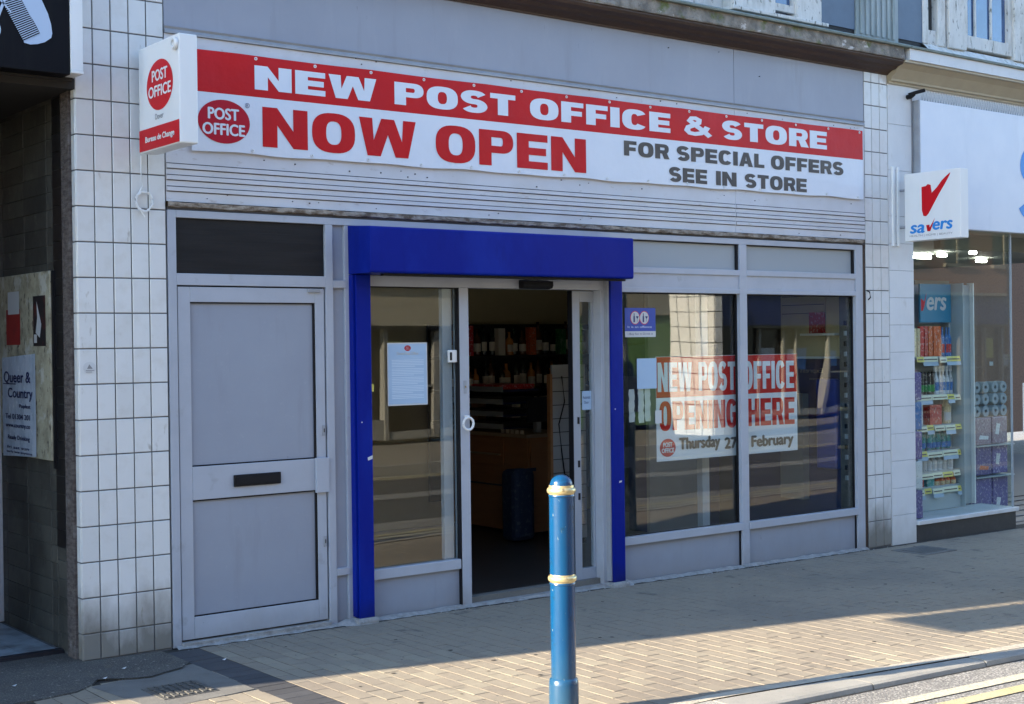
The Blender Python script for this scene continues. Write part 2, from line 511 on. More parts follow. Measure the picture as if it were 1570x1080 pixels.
def font2d(body, w=None, h=None, bold=0, shear=0):
    cu = bpy.data.curves.new('t', 'FONT')
    cu.body = body
    cu.size = 1
    cu.resolution_u = 4
    cu.shear = shear
    V, F = curve_to_2d(cu)
    x0, x1 = min(p[0] for p in V), max(p[0] for p in V)
    y0, y1 = min(p[1] for p in V), max(p[1] for p in V)
    base = y0 if y0 > -.02 else y0
    sy = (h / (y1 - base)) if h else 1
    sx = (w / (x1 - x0)) if w else sy
    V = [((a - x0) * sx, (b - base) * sy) for a, b in V]
    if bold:
        n = len(V)
        VV, FF = [], []
        offs = [(0, 0), (bold, 0), (-bold, 0), (0, bold * .6), (0, -bold * .6)]
        for k, (ox, oy) in enumerate(offs):
            VV += [(a + ox, b + oy, k * .00025) for a, b in V]
            FF += [tuple(i + k * n for i in f) for f in F]
        return VV, FF
    return V, F

def sup(cx, cy, rx, ry, a0, a1, n, e=2.6):
    out = []
    for k in range(n + 1):
        a = rad(a0 + (a1 - a0) * k / n)
        c, s_ = math.cos(a), math.sin(a)
        out.append((cx + rx * math.copysign(abs(c) ** (2 / e), c), cy + ry * math.copysign(abs(s_) ** (2 / e), s_)))
    return out

def stroke(path, s, t):
    L_, R_ = [], []
    for i, p in enumerate(path):
        a, b = path[max(i - 1, 0)], path[min(i + 1, len(path) - 1)]
        dx, dy = b[0] - a[0], b[1] - a[1]
        l = math.hypot(dx, dy) or 1
        dx, dy = dx / l, dy / l
        th = (s * abs(dy) ** 1.5 + t * abs(dx) ** 1.5) / (abs(dy) ** 1.5 + abs(dx) ** 1.5)
        L_.append((p[0] - dy * th / 2, p[1] + dx * th / 2))
        R_.append((p[0] + dy * th / 2, p[1] - dx * th / 2))
    return L_ + R_[::-1]

def glyph(ch, s, t):
    """heavy capitals: list of closed contours and the width; height is 1"""
    if ch == 'N':
        w = 1.02
        return [[(0, 0), (s, 0), (s, .56), (w - s, 0), (w, 0), (w, 1), (w - s, 1), (w - s, .44), (s, 1), (0, 1)]], w
    if ch == 'E':
        w = .86
        m = .5
        return [[(0, 0), (w, 0), (w, t), (s, t), (s, m - t / 2), (w * .95, m - t / 2), (w * .95, m + t / 2), (s, m + t / 2), (s, 1 - t), (w, 1 - t), (w, 1), (0, 1)]], w
    if ch == 'F':
        w = .82
        m = .46
        return [[(0, 0), (s, 0), (s, m - t / 2), (w * .93, m - t / 2), (w * .93, m + t / 2), (s, m + t / 2), (s, 1 - t), (w, 1 - t), (w, 1), (0, 1)]], w
    if ch == 'L':
        w = .78
        return [[(0, 0), (w, 0), (w, t), (s, t), (s, 1), (0, 1)]], w
    if ch == 'T':
        w = .88
        return [[(w / 2 - s / 2, 0), (w / 2 + s / 2, 0), (w / 2 + s / 2, 1 - t), (w, 1 - t), (w, 1), (0, 1), (0, 1 - t), (w / 2 - s / 2, 1 - t)]], w
    if ch == 'I':
        return [[(0, 0), (s, 0), (s, 1), (0, 1)]], s
    if ch == 'H':
        w = .98
        return [[(0, 0), (s, 0), (s, .5 - t / 2), (w - s, .5 - t / 2), (w - s, 0), (w, 0), (w, 1), (w - s, 1), (w - s, .5 + t / 2), (s, .5 + t / 2), (s, 1), (0, 1)]], w
    if ch == 'W':
        w = 1.42
        q = s * .98
        return [[(.2, 0), (.2 + q, 0), (w / 2, .58), (w - .2 - q, 0), (w - .2, 0), (w, 1), (w - q, 1), (w - .2 - q * .48, .42), (w / 2 + q * .5, 1), (w / 2 - q * .5, 1), (.2 + q * .48, .42), (q, 1), (0, 1)]], w
    if ch == 'A':
        w = 1.04
        q = s
        return [[(0, 0), (q, 0), (q + .07, .2), (w - q - .07, .2), (w - q, 0), (w, 0), (w / 2 + q * .55, 1), (w / 2 - q * .55, 1)],
                [(q + .13, .4), (w - q - .13, .4), (w / 2, .72)]], w
    if ch == 'O':
        w = 1.02
        return [sup(w / 2, .5, w / 2, .515, 0, 350, 35), sup(w / 2, .5, w / 2 - s, .515 - t * 1.02, 0, 350, 35)], w
    if ch in 'CG':
        w = .98
        o = sup(w / 2, .5, w / 2, .515, 32, 328, 30)
        i = sup(w / 2, .5, w / 2 - s, .515 - t, 38, 322, 30)[::-1]
        if ch == 'G':
            i = sup(w / 2, .5, w / 2 - s, .515 - t, 38, 300, 28)[::-1]
            o = sup(w / 2, .5, w / 2, .515, 32, 305, 28) + [(w, .18), (w, .54), (w * .55, .54), (w * .55, .36), (w - s, .36)]
        return [o + i], w
    if ch in 'PR':
        w = .92
        r = .32
        top = sup(w - r, 1 - r, r, r, 90, -90, 16, 2.4)
        ins = sup(w - r - .02, 1 - r, max(r - s * .85, .06), r - t * .95, -90, 90, 12, 2.4)
        if ch == 'P':
            o = [(0, 0), (s, 0), (s, 1 - 2 * r)] + top[::-1] + [(0, 1)]
        else:
            o = [(0, 0), (s, 0), (s, 1 - 2 * r), (w * .50, 1 - 2 * r), (w - s * .92, 0), (w + .05, 0), (w * .86, .40)] + [p for p in top[::-1][2:]] + [(0, 1)]
        return [o, [(s, 1 - 2 * r + t * .95)] + ins + [(s, 1 - t * .95)]], w
    if ch == 'S':
        w = .9
        h = (1.03 - t) / 4
        rx = (w - s) / 2
        up_ = sup(w / 2, .5 + h, rx, h, 22, 270, 22, 2.2)
        dn = sup(w / 2, .5 - h, rx, h, 90, -158, 22, 2.2)
        return [stroke(up_ + dn[1:], s, t)], w
    return None, .4

def heavy2d(body, w, h, s=.34, t=.23, gap=.10):
    x = 0
    V, F = [], []
    for ch in body:
        if ch == ' ':
            x += .45
            continue
        cs, gw = glyph(ch, s, t)
        if cs is None:
            # ampersand: a ribbon of quads rising a hair so crossings never share a plane
            pth = [(.98, .02), (.72, .3), (.42, .58), (.22, .78), (.30, .90), (.44, .92), (.58, .84), (.56, .70), (.40, .56), (.18, .42), (.13, .25), (.22, .12), (.42, .09), (.64, .16), (.78, .30), (.88, .52)]
            n = len(V)
            st = stroke(pth, s * .62, t * .85)
            m = len(pth)
            for k in range(m):
                a, b = st[k], st[2 * m - 1 - k]
                V += [(x + a[0], a[1], k * .0001), (x + b[0], b[1], k * .0001)]
            F += [(n + 2 * k, n + 2 * k + 1, n + 2 * k + 3, n + 2 * k + 2) for k in range(m - 1)]
            x += 1.0 + gap
            continue
        cu = bpy.data.curves.new('g', 'CURVE')
        cu.dimensions = '2D'
        cu.fill_mode = 'BOTH'
        for c in cs:
            sp = cu.splines.new('POLY')
            sp.points.add(len(c) - 1)
            for p, q in zip(sp.points, c):
                p.co = (q[0], q[1], 0, 1)
            sp.use_cyclic_u = True
        v, f = curve_to_2d(cu)
        n = len(V)
        V += [(a + x, b) for a, b in v]
        F += [tuple(n + i for i in q) for q in f]
        x += gw + gap
    x -= gap
    V = [(p[0] * w / x, p[1] * h) + ((p[2],) if len(p) > 2 else ()) for p in V]
    return V, F

UX, UZ, UYn = (1, 0, 0), (0, 0, 1), (0, -1, 0)

def ellipse2d(rx, ry, n=48):
    return [(rx * math.cos(2 * math.pi * k / n), ry * math.sin(2 * math.pi * k / n)) for k in range(n)], [tuple(range(n))]

def rect2d(w, h):
    return [(0, 0), (w, 0), (w, h), (0, h)], [(0, 1, 2, 3)]

def gz(x):
    return -.0085 * (min(x, 14) - 1) if x > 1 else 0.0
GR = -math.atan(.0085)

# ------------------------------------------------------------------ ground
def ko(x):
    return -3.12 - .07 * (x - 3.46)
def ki(x):
    return max(-2.785 - .13 * max(x - 3.1, 0), ko(x) + .16)

XS = [-40, -12, -6, -4, -2, 0, 1] + [1 + .5 * k for k in range(1, 27)] + [18, 25, 40, 70]

def strip(name, fa, fb, m, dz=0.0, xs=XS, parent=None):
    mb = MB()
    for a, b in zip(xs[:-1], xs[1:]):
        mb.poly([(a, fa(a), gz(a) + dz), (b, fa(b), gz(b) + dz), (b, fb(b), gz(b) + dz), (a, fb(a), gz(a) + dz)])
    return mb.build(name, m, parent)

land = struct(bx(-180, 180, -180, 180, -.5, -.30).build('ground', 'road'))
pav = struct(strip('pavement', ki, lambda x: .12, 'joint_sand', -.0018))
road = struct(strip('road', lambda x: -9.2, lambda x: ko(x) + .01, 'road', -.032))
for nm, off, wd, mm in (('painted_line', 0, .085, 'line_pale'), ('painted_line', -.165, .09, 'road_line')):
    strip(nm, lambda x: -3.40 - .068 * (x - 3.8) + off - wd / 2, lambda x: -3.40 - .068 * (x - 3.8) + off + wd / 2, mm, -.026, parent=road)
for nm, off, wd, mm in (('painted_line', -8.86, .09, 'road_line'), ('painted_line', -8.68, .09, 'road_line')):
    strip(nm, lambda x: off - wd / 2, lambda x: off + wd / 2, mm, -.026, parent=road)
strip('dark_surface', lambda x: -8.55, lambda x: -4.55 - .05 * x * 0, 'road_dark', -.028, parent=road)  # darker strip along the middle of the road
strip('tyre_track', lambda x: -6.9, lambda x: -6.4, 'road', -.024, parent=road)
far = struct(strip('opposite_pavement', lambda x: -13.6, lambda x: -9.2, 'opp_paving', .06))
bx(-40, 60, -9.2, -9.06, -.3, .05).build('kerb', 'kerb_stone', far)

kerb = struct(strip('kerb', ko, ki, 'gutter_dirt', -.03))
# granite kerb stones with a rounded road edge, and the thin concrete haunching behind them
x = -1.55
while x < 12:
    x1 = x + .915
    mb = MB()
    g = .006
    jog = random.uniform(-.004, .004)
    prof = []
    for xx in (x + g, x1 - g):
        z = gz(xx) + .004 + jog
        yo, yi = ko(xx) + .012, ki(xx) - .075
        prof.append([(xx, yi, z - .1), (xx, yi, z), (xx, yo + .025, z), (xx, yo + .006, z - .008), (xx, yo, z - .03), (xx, yo, z - .12)])
    a, b = prof
    for k in range(5):
        mb.poly([a[k], b[k], b[k + 1], a[k + 1]])
    mb.poly(a)
    mb.poly(b[::-1])
    mb.build('kerb_stone', 'kerb_stone', kerb)
    x = x1
he = MB()
xx = -1.5
while xx < 12:
    x1 = xx + .12
    w0, w1 = random.uniform(-.006, .006), random.uniform(-.006, .006)
    z0, z1 = gz(xx) + .006, gz(x1) + .006
    he.poly([(xx, ki(xx) - .070, z0), (x1, ki(x1) - .070, z1), (x1, ki(x1) + .004 + (w1 if 0 else 0), z1), (xx, ki(xx) + .004, z0)])
    xx = x1
he.build('haunching', 'kerb_edge', kerb)

# block pavers: courses run away from the shops, half bond
BW, BL, J = .1, .2, .0050
def brick_mesh(name, w, l, m, c=.0010):
    mb = MB()
    hw, hl = w / 2, l / 2
    mb.v = [(-hw, -hl, -.03), (hw, -hl, -.03), (hw, hl, -.03), (-hw, hl, -.03),
            (-hw, -hl, -c), (hw, -hl, -c), (hw, hl, -c), (-hw, hl, -c),
            (-hw + c, -hl + c, 0), (hw - c, -hl + c, 0), (hw - c, hl - c, 0), (-hw + c, hl - c, 0)]
    mb.f = [(0, 1, 5, 4), (1, 2, 6, 5), (2, 3, 7, 6), (3, 0, 4, 7), (4, 5, 9, 8), (5, 6, 10, 9), (6, 7, 11, 10), (7, 4, 8, 11), (8, 9, 10, 11)]
    return mb.mesh(name, m)
bricks = []
def put(cx, cy, w, l, m):
    if w > .02 and l > .02:
        bricks.append((cx, cy, w, l, m))
for i in range(-12, 118):
    x0 = 1.58 + i * BW
    cx = x0 + BW / 2
    if 1.36 <= cx <= 1.585:
        continue
    ytop = -.055 - random.uniform(0, .012)
    if cx < 1.36:
        ytop = -.60 - .06 * math.sin(cx * 5)
    yb = ki(cx) + .006
    y = -.055 + (.145 if i % 2 else .045)
    while y > yb:
        a, b = min(y, ytop), max(y - BL, yb)
        if a - b > .03:
            mid = (a + b) / 2
            if not (.86 < cx < 1.22 and -1.16 < mid < -.76):
                put(cx, mid, BW - J, (a - b) - J, 'paver')
        y -= BL
y = -.07
while y > ki(1.47):
    put(1.4725, y - .05, .205, .1 - J, 'paver_dark')
    y -= .1

def pxsize(cx, cy):
    d = (Vector((cx, cy, gz(cx))) - CAM)
    dep = d.dot(fwd)
    if dep < .5:
        return 0
    u, v = 1024 / 36 * cam.lens * d.dot(right) / dep, 1024 / 36 * cam.lens * d.dot(up) / dep
    if abs(u) > 530 or v < -370 or v > 0:
        return 0
    return 1 / dep
bricks.sort(key=lambda b: -pxsize(b[0], b[1]))
cache = {}
rest = MB()
restd = MB()
for k, (cx, cy, w, l, m) in enumerate(bricks):
    tz = random.uniform(-.0008, .0008)
    tx, ty = random.gauss(0, .003), random.gauss(0, .0035)
    if k < 300:
        key = (round(w, 3), round(l, 3), m)
        if key not in cache:
            cache[key] = brick_mesh('brick', key[0], key[1], m)
        inst('brick', cache[key], pav, (cx + random.uniform(-.001, .001), cy, gz(cx) + tz), (tx, ty + (-GR if 0 else .0085), random.gauss(0, .006)))
    else:
        t = rest if m == 'paver' else restd
        hw, hl, c = w / 2, l / 2, .0010
        i = len(t.v)
        for px_, py_, pz_ in [(-hw, -hl, -.03), (hw, -hl, -.03), (hw, hl, -.03), (-hw, hl, -.03), (-hw, -hl, -c), (hw, -hl, -c), (hw, hl, -c), (-hw, hl, -c), (-hw + c, -hl + c, 0), (hw - c, -hl + c, 0), (hw - c, hl - c, 0), (-hw + c, hl - c, 0)]:
            t.v.append((cx + px_, cy + py_, gz(cx) + tz + pz_ + px_ * (-.0085 - ty) + py_ * tx))
        t.f += [tuple(i + q for q in f) for f in ((0, 1, 5, 4), (1, 2, 6, 5), (2, 3, 7, 6), (3, 0, 4, 7), (4, 5, 9, 8), (5, 6, 10, 9), (6, 7, 11, 10), (7, 4, 8, 11), (8, 9, 10, 11))]
for t, m, nm in ((rest, 'paver', 'brick_paving'), (restd, 'paver_dark', 'dark_brick_paving')):
    if t.f:
        o = t.build(nm, m, pav)
        o['kind'] = 'stuff'

# worn tarmac patch with a broken edge beside the tiled pier
edge = [(1.352, -.06), (1.355, -.42), (1.30, -.47), (1.27, -.51), (1.16, -.545), (1.05, -.60), (.95, -.57), (.86, -.50), (.80, -.47), (.73, -.57), (.62, -.66), (.4, -.70), (.1, -.69), (-.6, -.7), (-.6, .3), (.9, .28), (.9, -.005)]
mb = MB()
n = len(edge)
mb.v = [(a, b, .008) for a, b in edge] + [(a, b, -.012) for a, b in edge]
mb.f = [tuple(range(n))] + [(k, (k + 1) % n, n + (k + 1) % n, n + k) for k in range(n)]
mb.build('tarmac_patch', 'tarmac_patch', pav)
mb = MB()
pts = [(.72, -.60), (1.36, -.45), (1.36, -1.20), (.80, -1.26)]
mb.v = [(a, b, .002) for a, b in pts] + [(a, b, -.012) for a, b in pts]
mb.f = [(0, 1, 2, 3)] + [(k, (k + 1) % 4, 4 + (k + 1) % 4, 4 + k) for k in range(4)]
mb.build('concrete_surround', 'concrete', pav)
# crack: dark joint along the broken edge
mb = MB()
cr = edge[2:10]
for (a, b), (c, d) in zip(cr[:-1], cr[1:]):
    mb.poly([(a, b - .002, .009), (c, d - .002, .009), (c, d - .016 - random.uniform(0, .008), .009), (a, b - .014, .009)])
mb.build('crack', 'gutter_dirt', pav)
# fallen leaves and grit
for k, (lx, ly) in enumerate([(1.0, -.35), (.83, -.505), (1.52, -.52), (.4, -.35), (1.86, -.13)]):
    MB().poly([(lx - .014, ly, .016), (lx, ly - .009, .013), (lx + .016, ly + .003, .020), (lx + .002, ly + .01, .015)]).build('litter_scrap', 'paper_white', pav)

gm = MB()
rg = random.Random(5)
for k in range(70):
    x_, y_ = rg.uniform(1.7, 8.5), -rg.uniform(.08, 2.7)
    r_ = rg.uniform(.006, .016)
    gm.poly([(x_ + r_ * math.cos(a) * rg.uniform(.7, 1.1), y_ + r_ * math.sin(a) * rg.uniform(.7, 1.1), gz(x_) + .0022) for a in [q * math.pi / 4 for q in range(8)]])
gm.build('gum_spots', 'gutter_dirt', pav)['kind'] = 'stuff'
gr = MB()
for k in range(160):
    x_ = rg.uniform(1.5, 8.2)
    y_ = -.05 - abs(rg.gauss(0, .10))
    r_ = rg.uniform(.003, .009)
    z_ = gz(x_)
    gr.poly([(x_ - r_, y_, z_ + .001), (x_ + r_, y_ - r_ * .4, z_ + .001), (x_, y_ - r_ * .2, z_ + r_)])
    gr.poly([(x_ - r_, y_, z_ + .001), (x_, y_ - r_ * .2, z_ + r_), (x_, y_ + r_, z_ + .001)])
gr.build('wall_foot_grit', 'concrete_mortar', pav)['kind'] = 'stuff'

mh = thing('manhole_cover', 'small patterned cast iron cover set in concrete at the left end of the pavement', 'manhole cover', (1.04, -.97, .003))
bx(.90, 1.20, -1.11, -.82, -.012, .005).build('frame', 'cast_iron', mh)
mb = MB()
for i in range(7):
    for j in range(7):
        x0, y0 = .915 + i * .0395, -1.10 + j * .0385
        a = .007 if (i + j) % 2 else .012
        mb.box(x0 + a, x0 + .036 - a / 2, y0 + .004, y0 + .034, .004, .011)
o = mb.build('tread_pattern', 'cast_iron', mh)
mh2 = thing('drain_cover', 'square concrete edged cover by the foot of the right hand pier', 'manhole cover', (8.2, -.36, gz(8.2)))
bx(7.98, 8.42, -.56, -.20, gz(8.2) - .02, gz(8.2) + .006).build('frame', 'concrete', mh2)
bx(8.04, 8.36, -.50, -.26, gz(8.2) - .02, gz(8.2) + .010).build('lid', 'cast_iron', mh2)

# white mortar fillet where paving meets the shopfront
mb = MB()
x = 1.46
pa = None
while x < 7.93:
    h = .014 + random.uniform(0, .010) + (.02 if 2.62 < x < 2.8 or 4.85 < x < 5.1 else 0)
    d = .028 + random.uniform(0, .03) + (.05 if 2.62 < x < 2.85 or 4.85 < x < 5.1 else 0)
    cur = [(x, .01, gz(x) + h), (x, -.01, gz(x) + h * .9), (x, -d, gz(x) + .001)]
    if pa:
        mb.poly([pa[0], cur[0], cur[1], pa[1]])
        mb.poly([pa[1], cur[1], cur[2], pa[2]])
    pa = cur
    x += .045
mb.build('mortar_fillet', 'concrete_mortar', pav)

# ------------------------------------------------------------------ post office building
shop = thing('shop_building', 'grey fronted post office shop with white tiled piers and a blue framed sliding entrance', 'building', (4.7, 0, 0))
def P(name, mb, m, bevel=0, parent=None, **k):
    return mb.build(name, m, parent or shop, bevel, **k)

# piers: dark grout cores and single glazed tiles
g = .0036
P('pier_core', bx(.9045, 1.4415, .006, .30, -.05, 4.14), 'grout')
P('pier_core', bx(7.9375, 8.2565, .006, .30, -.12, 4.14), 'grout')
tile_cache = {}
def tile(x0, x1, z0, z1, side=False):
    w, h = x1 - x0 - 2 * g, z1 - z0 - 2 * g
    key = (round(w, 4), round(h, 4), side)
    if key not in tile_cache:
        if side:
            mb = MB()
            c = .003
            mb.v = [(0, 0, 0), (0, w, 0), (0, w, h), (0, 0, h)]
            b = MB().cbox(0, w, 0, .008, 0, h, c)
            mb.v = [(yy, w - xx, zz) for xx, yy, zz in b.v]
            mb.f = b.f
        else:
            mb = MB().cbox(0, w, 0, .008, 0, h, .0028)
        tile_cache[key] = mb.mesh('tile', 'tile_white')
    r = (random.gauss(0, .0022), 0, random.gauss(0, .0022))
    if side:
        inst('tile', tile_cache[key], shop, (.8985, x0 + g, z0 + g))
    else:
        inst('tile', tile_cache[key], shop, (x0 + g, -.001, z0 + g), r)
xj = [.8998 + .1079 * k for k in range(6)]
zj = [.004] + [.1563 + .203 * k for k in range(19)] + [4.12]
for a, b in zip(zj[:-1], zj[1:]):
    for c, d in zip(xj[:-1], xj[1:]):
        tile(c, d, a, b)
    tile(.004, .066, a, b, True)
xr = [7.935, 8.035, 8.1475, 8.26]
zr = [gz(8.1) + .004] + [.1737 - .0 + .203 * k for k in range(20)] + [4.12]
for a, b in zip(zr[:-1], zr[1:]):
    for c, d in zip(xr[:-1], xr[1:]):
        tile(c, d, a, b)

# fascia: grey upper boards, aluminium bead, pale lower boards with battens
for a, b in ((1.444, 6.297), (6.302, 7.931)):
    P('fascia_board', bx(a, b, .004, .05, 3.682, 4.16), 'fascia_grey')
P('fascia_trim', MB().prism([(.05, 3.64), (-.012, 3.64), (-.012, 3.652), (-.002, 3.668), (-.012, 3.68), (.05, 3.68)], 1.444, 7.931), 'trim_metal')
for a, b in ((1.444, 6.298), (6.301, 7.931)):
    P('lower_fascia_board', bx(a, b, .002, .05, 2.648, 3.638), 'fascia_light')
    for z0, z1 in ((2.843, 2.871), (2.775, 2.803), (2.708, 2.735)):
        P('batten', MB().prism([(.004, z0), (-.007, z0 + .002), (-.007, z1 - .002), (.004, z1)], a + .003, b - .004), 'fascia_light')
        P('batten_gap', bx(a + .003, b - .004, -.0015, .004, z1, z1 + .0042), 'groove_dark')
        P('batten_gap', bx(a + .003, b - .004, -.0015, .004, z0 - .0042, z0), 'groove_dark')
# grimy ledge below the fascia, uneven
mb = MB()
pa = None
x = 1.445
while x < 7.935:
    d = -.018 - random.uniform(0, .006)
    zt = 2.646 + random.uniform(-.004, .003)
    cur = [(x, .03, zt + .003), (x, d, zt - .004), (x, d + .004, 2.615 + random.uniform(-.004, .004)), (x, .03, 2.608)]
    if pa:
        for k in range(3):
            mb.poly([pa[k], cur[k], cur[k + 1], pa[k + 1]])
    pa = cur
    x += .05
P('grime_ledge', mb, 'grime_ledge')
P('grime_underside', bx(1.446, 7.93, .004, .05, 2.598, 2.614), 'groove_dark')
# screws and nail heads on the boards
mb = MB()
for k in range(46):
    sx, sz = random.uniform(1.6, 7.8), random.choice([random.uniform(3.60, 3.635), random.uniform(2.89, 2.96), random.uniform(3.72, 4.1), random.uniform(2.66, 2.7)])
    r = random.uniform(.004, .008)
    mb.box(sx, sx + r, -.0045, .004, sz, sz + r)
P('screw_head', mb, 'groove_dark')['kind'] = 'stuff'

# frame members
F_ = 'paint_frame'
def fr(x0, x1, z0, z1, y0=-.004, y1=.05, name='frame_member', m=F_, bev=.003):
    zz0 = z0
    return P(name, bx(x0, x1, y0, y1, zz0, z1), m, bev)
fr(1.447, 1.50, 0, 2.597)
fr(1.50, 7.79, 2.553, 2.597)
fr(1.50, 2.512, 2.152, 2.222)
fr(2.512, 2.566, -.01, 2.553)
fr(2.566, 2.668, 2.150, 2.198)
fr(2.566, 2.668, .305, .352)
fr(2.655, 2.705, -.01, 2.553, .0, .05)
P('infill_panel', bx(2.566, 2.655, .022, .04, .352, 2.15), 'paint_panel')
P('infill_panel', bx(2.566, 2.655, .022, .04, 2.198, 2.553), 'paint_panel')
P('infill_panel', bx(2.566, 2.655, .022, .04, -.01, .305), 'paint_panel')
fan = P('fanlight', bx(1.50, 2.512, .018, .026, 2.222, 2.553), 'mesh_glass')

# the side door with its stiles, panels, letterbox, handle plate and locks
def door_bits():
    mb = MB()
    mb.box(1.507, 1.586, .004, .05, .037, 2.143).box(2.436, 2.502, .004, .05, .037, 2.143)
    mb.box(1.586, 2.436, .004, .05, 2.052, 2.143).box(1.586, 2.436, .004, .05, .866, 1.066).box(1.586, 2.436, .004, .05, .037, .168)
    d = P('door', mb, F_, .003)
    MB().cbox(1.588, 2.434, .020, .03, 1.068, 2.050, .002).build('panel', 'paint_panel', d)
    MB().cbox(1.588, 2.434, .020, .03, .170, .864, .002).build('panel', 'paint_panel', d)
    # dark panel gaskets, right and lower strips widened to paint in the shadow
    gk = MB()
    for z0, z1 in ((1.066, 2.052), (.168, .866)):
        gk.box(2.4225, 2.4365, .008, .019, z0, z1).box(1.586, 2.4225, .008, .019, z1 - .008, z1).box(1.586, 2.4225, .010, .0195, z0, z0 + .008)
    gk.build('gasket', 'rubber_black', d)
    bx(2.418, 2.508, -.022, .003, .850, 1.070).build('handle_plate', F_, d, .003)
    lb = bx(1.852, 2.172, -.010, .003, .928, 1.0).build('letterbox', 'rubber_black', d, .004)
    bx(1.865, 2.160, -.014, -.0105, .940, .988).build('flap', 'rubber_black', d, .003)
    for z in (1.242, .536):
        k = bx(2.475, 2.497, -.004, .003, z - .034, z + .034).build('lock', 'trim_metal', d, .003)
    for z in (1.242, .536):
        bx(2.483, 2.489, -.0055, -.0042, z - .012, z + .012).build('keyhole', 'rubber_black', d)
    bx(2.38, 2.47, -.012, .003, 2.118, 2.142).build('closer', 'trim_metal', d, .003)
door_bits()
P('door_gap', bx(1.501, 2.511, .040, .055, .022, 2.151), 'rubber_black')
P('threshold', bx(1.50, 2.512, -.022, .05, -.02, .026), 'concrete_mortar', .004)

# roller shutter box and its two guides, in blue
P('shutter_box', MB().prism([(-.001, 2.552), (-.262, 2.533), (-.27, 2.525), (-.27, 2.25), (-.262, 2.238), (-.004, 2.238)], 2.68, 4.93), 'blue_paint', .004)
P('shutter_lip', bx(2.80, 4.88, -.235, -.20, 2.222, 2.236), 'rubber_black')
for a, b in ((2.70, 2.812), (4.888, 5.006)):
    z0 = gz(a) + .035
    gd = P('shutter_guide', bx(a, b, -.060, .02, z0, 2.236), 'blue_paint', .003)
    bx(a - .016, a - .001, -.045, .02, z0 + .01, 2.236).build('channel_edge', 'trim_metal' if a > 4 else 'blue_paint', gd, .002)
    mb = MB()
    for z in (1.28,):
        mb.lathe(a + .03, -.0605, [(0.0, z)], 4) if 0 else mb.box(a + .028, a + .036, -.0625, -.0603, z, z + .008)
    mb.build('rivet', 'paper_white', gd)
    mb = MB().box(a - .03, b + .02, -.09, .03, gz(a) - .02, z0 + .001)
    P('mortar_lump', mb, 'concrete_mortar', .018)
# scraps of tape left on the guides
P('tape_scrap', MB().poly([(2.775, -.0612, 1.035), (2.808, -.0612, 1.045), (2.810, -.0612, 1.068), (2.772, -.0612, 1.055)]), 'paper_white')
P('tape_scrap', MB().poly([(4.95, -.0612, .735), (4.975, -.0612, .74), (4.98, -.0612, .752), (4.953, -.0612, .75)]), 'paper_white')

# sliding entrance
fr(2.815, 4.885, 2.165, 2.235, .0, .10, 'header')
fr(2.812, 2.835, 0, 2.165, .01, .06)
fr(2.835, 3.545, .245, .312, -.004, .06)
fr(3.555, 3.632, -.02, 2.165, -.004, .08)
P('infill_panel', bx(2.835, 3.553, .025, .04, -.01, .245), 'paint_panel')
P('gasket', bx(3.545, 3.5555, -.001, .04, -.01, 2.165), 'rubber_black')
P('gasket', bx(2.835, 3.545, .006, .03, 2.158, 2.165), 'rubber_black')
P('glass_pane', bx(2.836, 3.545, .035, .043, .312, 2.163), 'glass')
P('inner_stile', bx(3.455, 3.535, .06, .10, .312, 2.16), F_, .003)
P('brush_strip', bx(2.822, 2.836, -.002, .009, .25, 2.16), 'rubber_black')
P('sill_plate', bx(3.632, 4.885, -.022, .12, -.045, -.010), 'concrete_mortar', .004)
fr(4.842, 4.888, -.02, 2.165, .0, .10)
leaf = P('sliding_door', MB().box(4.632, 4.705, .08, .125, .0, 2.16).box(4.828, 4.842, .08, .125, .0, 2.16).box(4.705, 4.828, .08, .125, 2.08, 2.16).box(4.705, 4.828, .08, .125, .0, .11), 'sliding_frame', .002)
bx(4.705, 4.828, .10, .106, .11, 2.08).build('pane', 'glass', leaf)
bx(4.628, 4.6335, .078, .127, .0, 2.16).build('edge_seal', 'rubber_black', leaf)
for z in (1.18, .86, .62):
    bx(4.672, 4.69, .076, .0795, z, z + .05).build('latch', 'rubber_black', leaf)
st = MB().poly([(4.735, .0985, 1.28), (4.826, .0985, 1.28), (4.826, .0985, 1.42), (4.735, .0985, 1.42)]).build('sticker', 'poster_paper_blue', leaf)
o = place_mesh('sticker_text', font2d('Automatic', w=.075, h=.022), (4.742, .0975, 1.362), UX, UZ, 'ink_navy', leaf)
o = place_mesh('sticker_text', font2d('Door', w=.042, h=.02), (4.758, .0975, 1.325), UX, UZ, 'ink_navy', leaf)
P('motion_sensor', MB().prism([(-.001, 2.163), (-.05, 2.170), (-.062, 2.19), (-.058, 2.218), (-.001, 2.224)], 4.075, 4.345), 'rubber_black', .003)
# round pull handle on the stile
mb = MB()
ring = [(3.597 + .042 * math.cos(t * math.pi / 12), -.035, 1.235 + .042 * math.sin(t * math.pi / 12)) for t in range(25)]
mb.tube(ring, .0085, 8)
P('ring_handle', mb, 'white_plastic', smooth=True)
P('handle_stub', bx(3.586, 3.610, -.035, -.003, 1.27, 1.292), 'white_plastic', .003)
P('lock_plate', bx(3.583, 3.607, -.008, -.003, 1.44, 1.53), 'trim_metal', .002)
P('lock_barrel', bx(3.590, 3.600, -.014, -.0085, 1.48, 1.495), 'gold', .002)
ws = P('door_contact', bx(3.475, 3.545, .012, .034, 1.655, 1.74), 'white_plastic', .006)
bx(3.482, 3.50, .010, .0115, 1.67, 1.725).build('contact_slot', 'rubber_black', ws)
P('yellow_sticker', MB().poly([(2.838, .0335, 1.475), (2.885, .0335, 1.475), (2.885, .0335, 1.525), (2.838, .0335, 1.525)]), 'label_yellow')

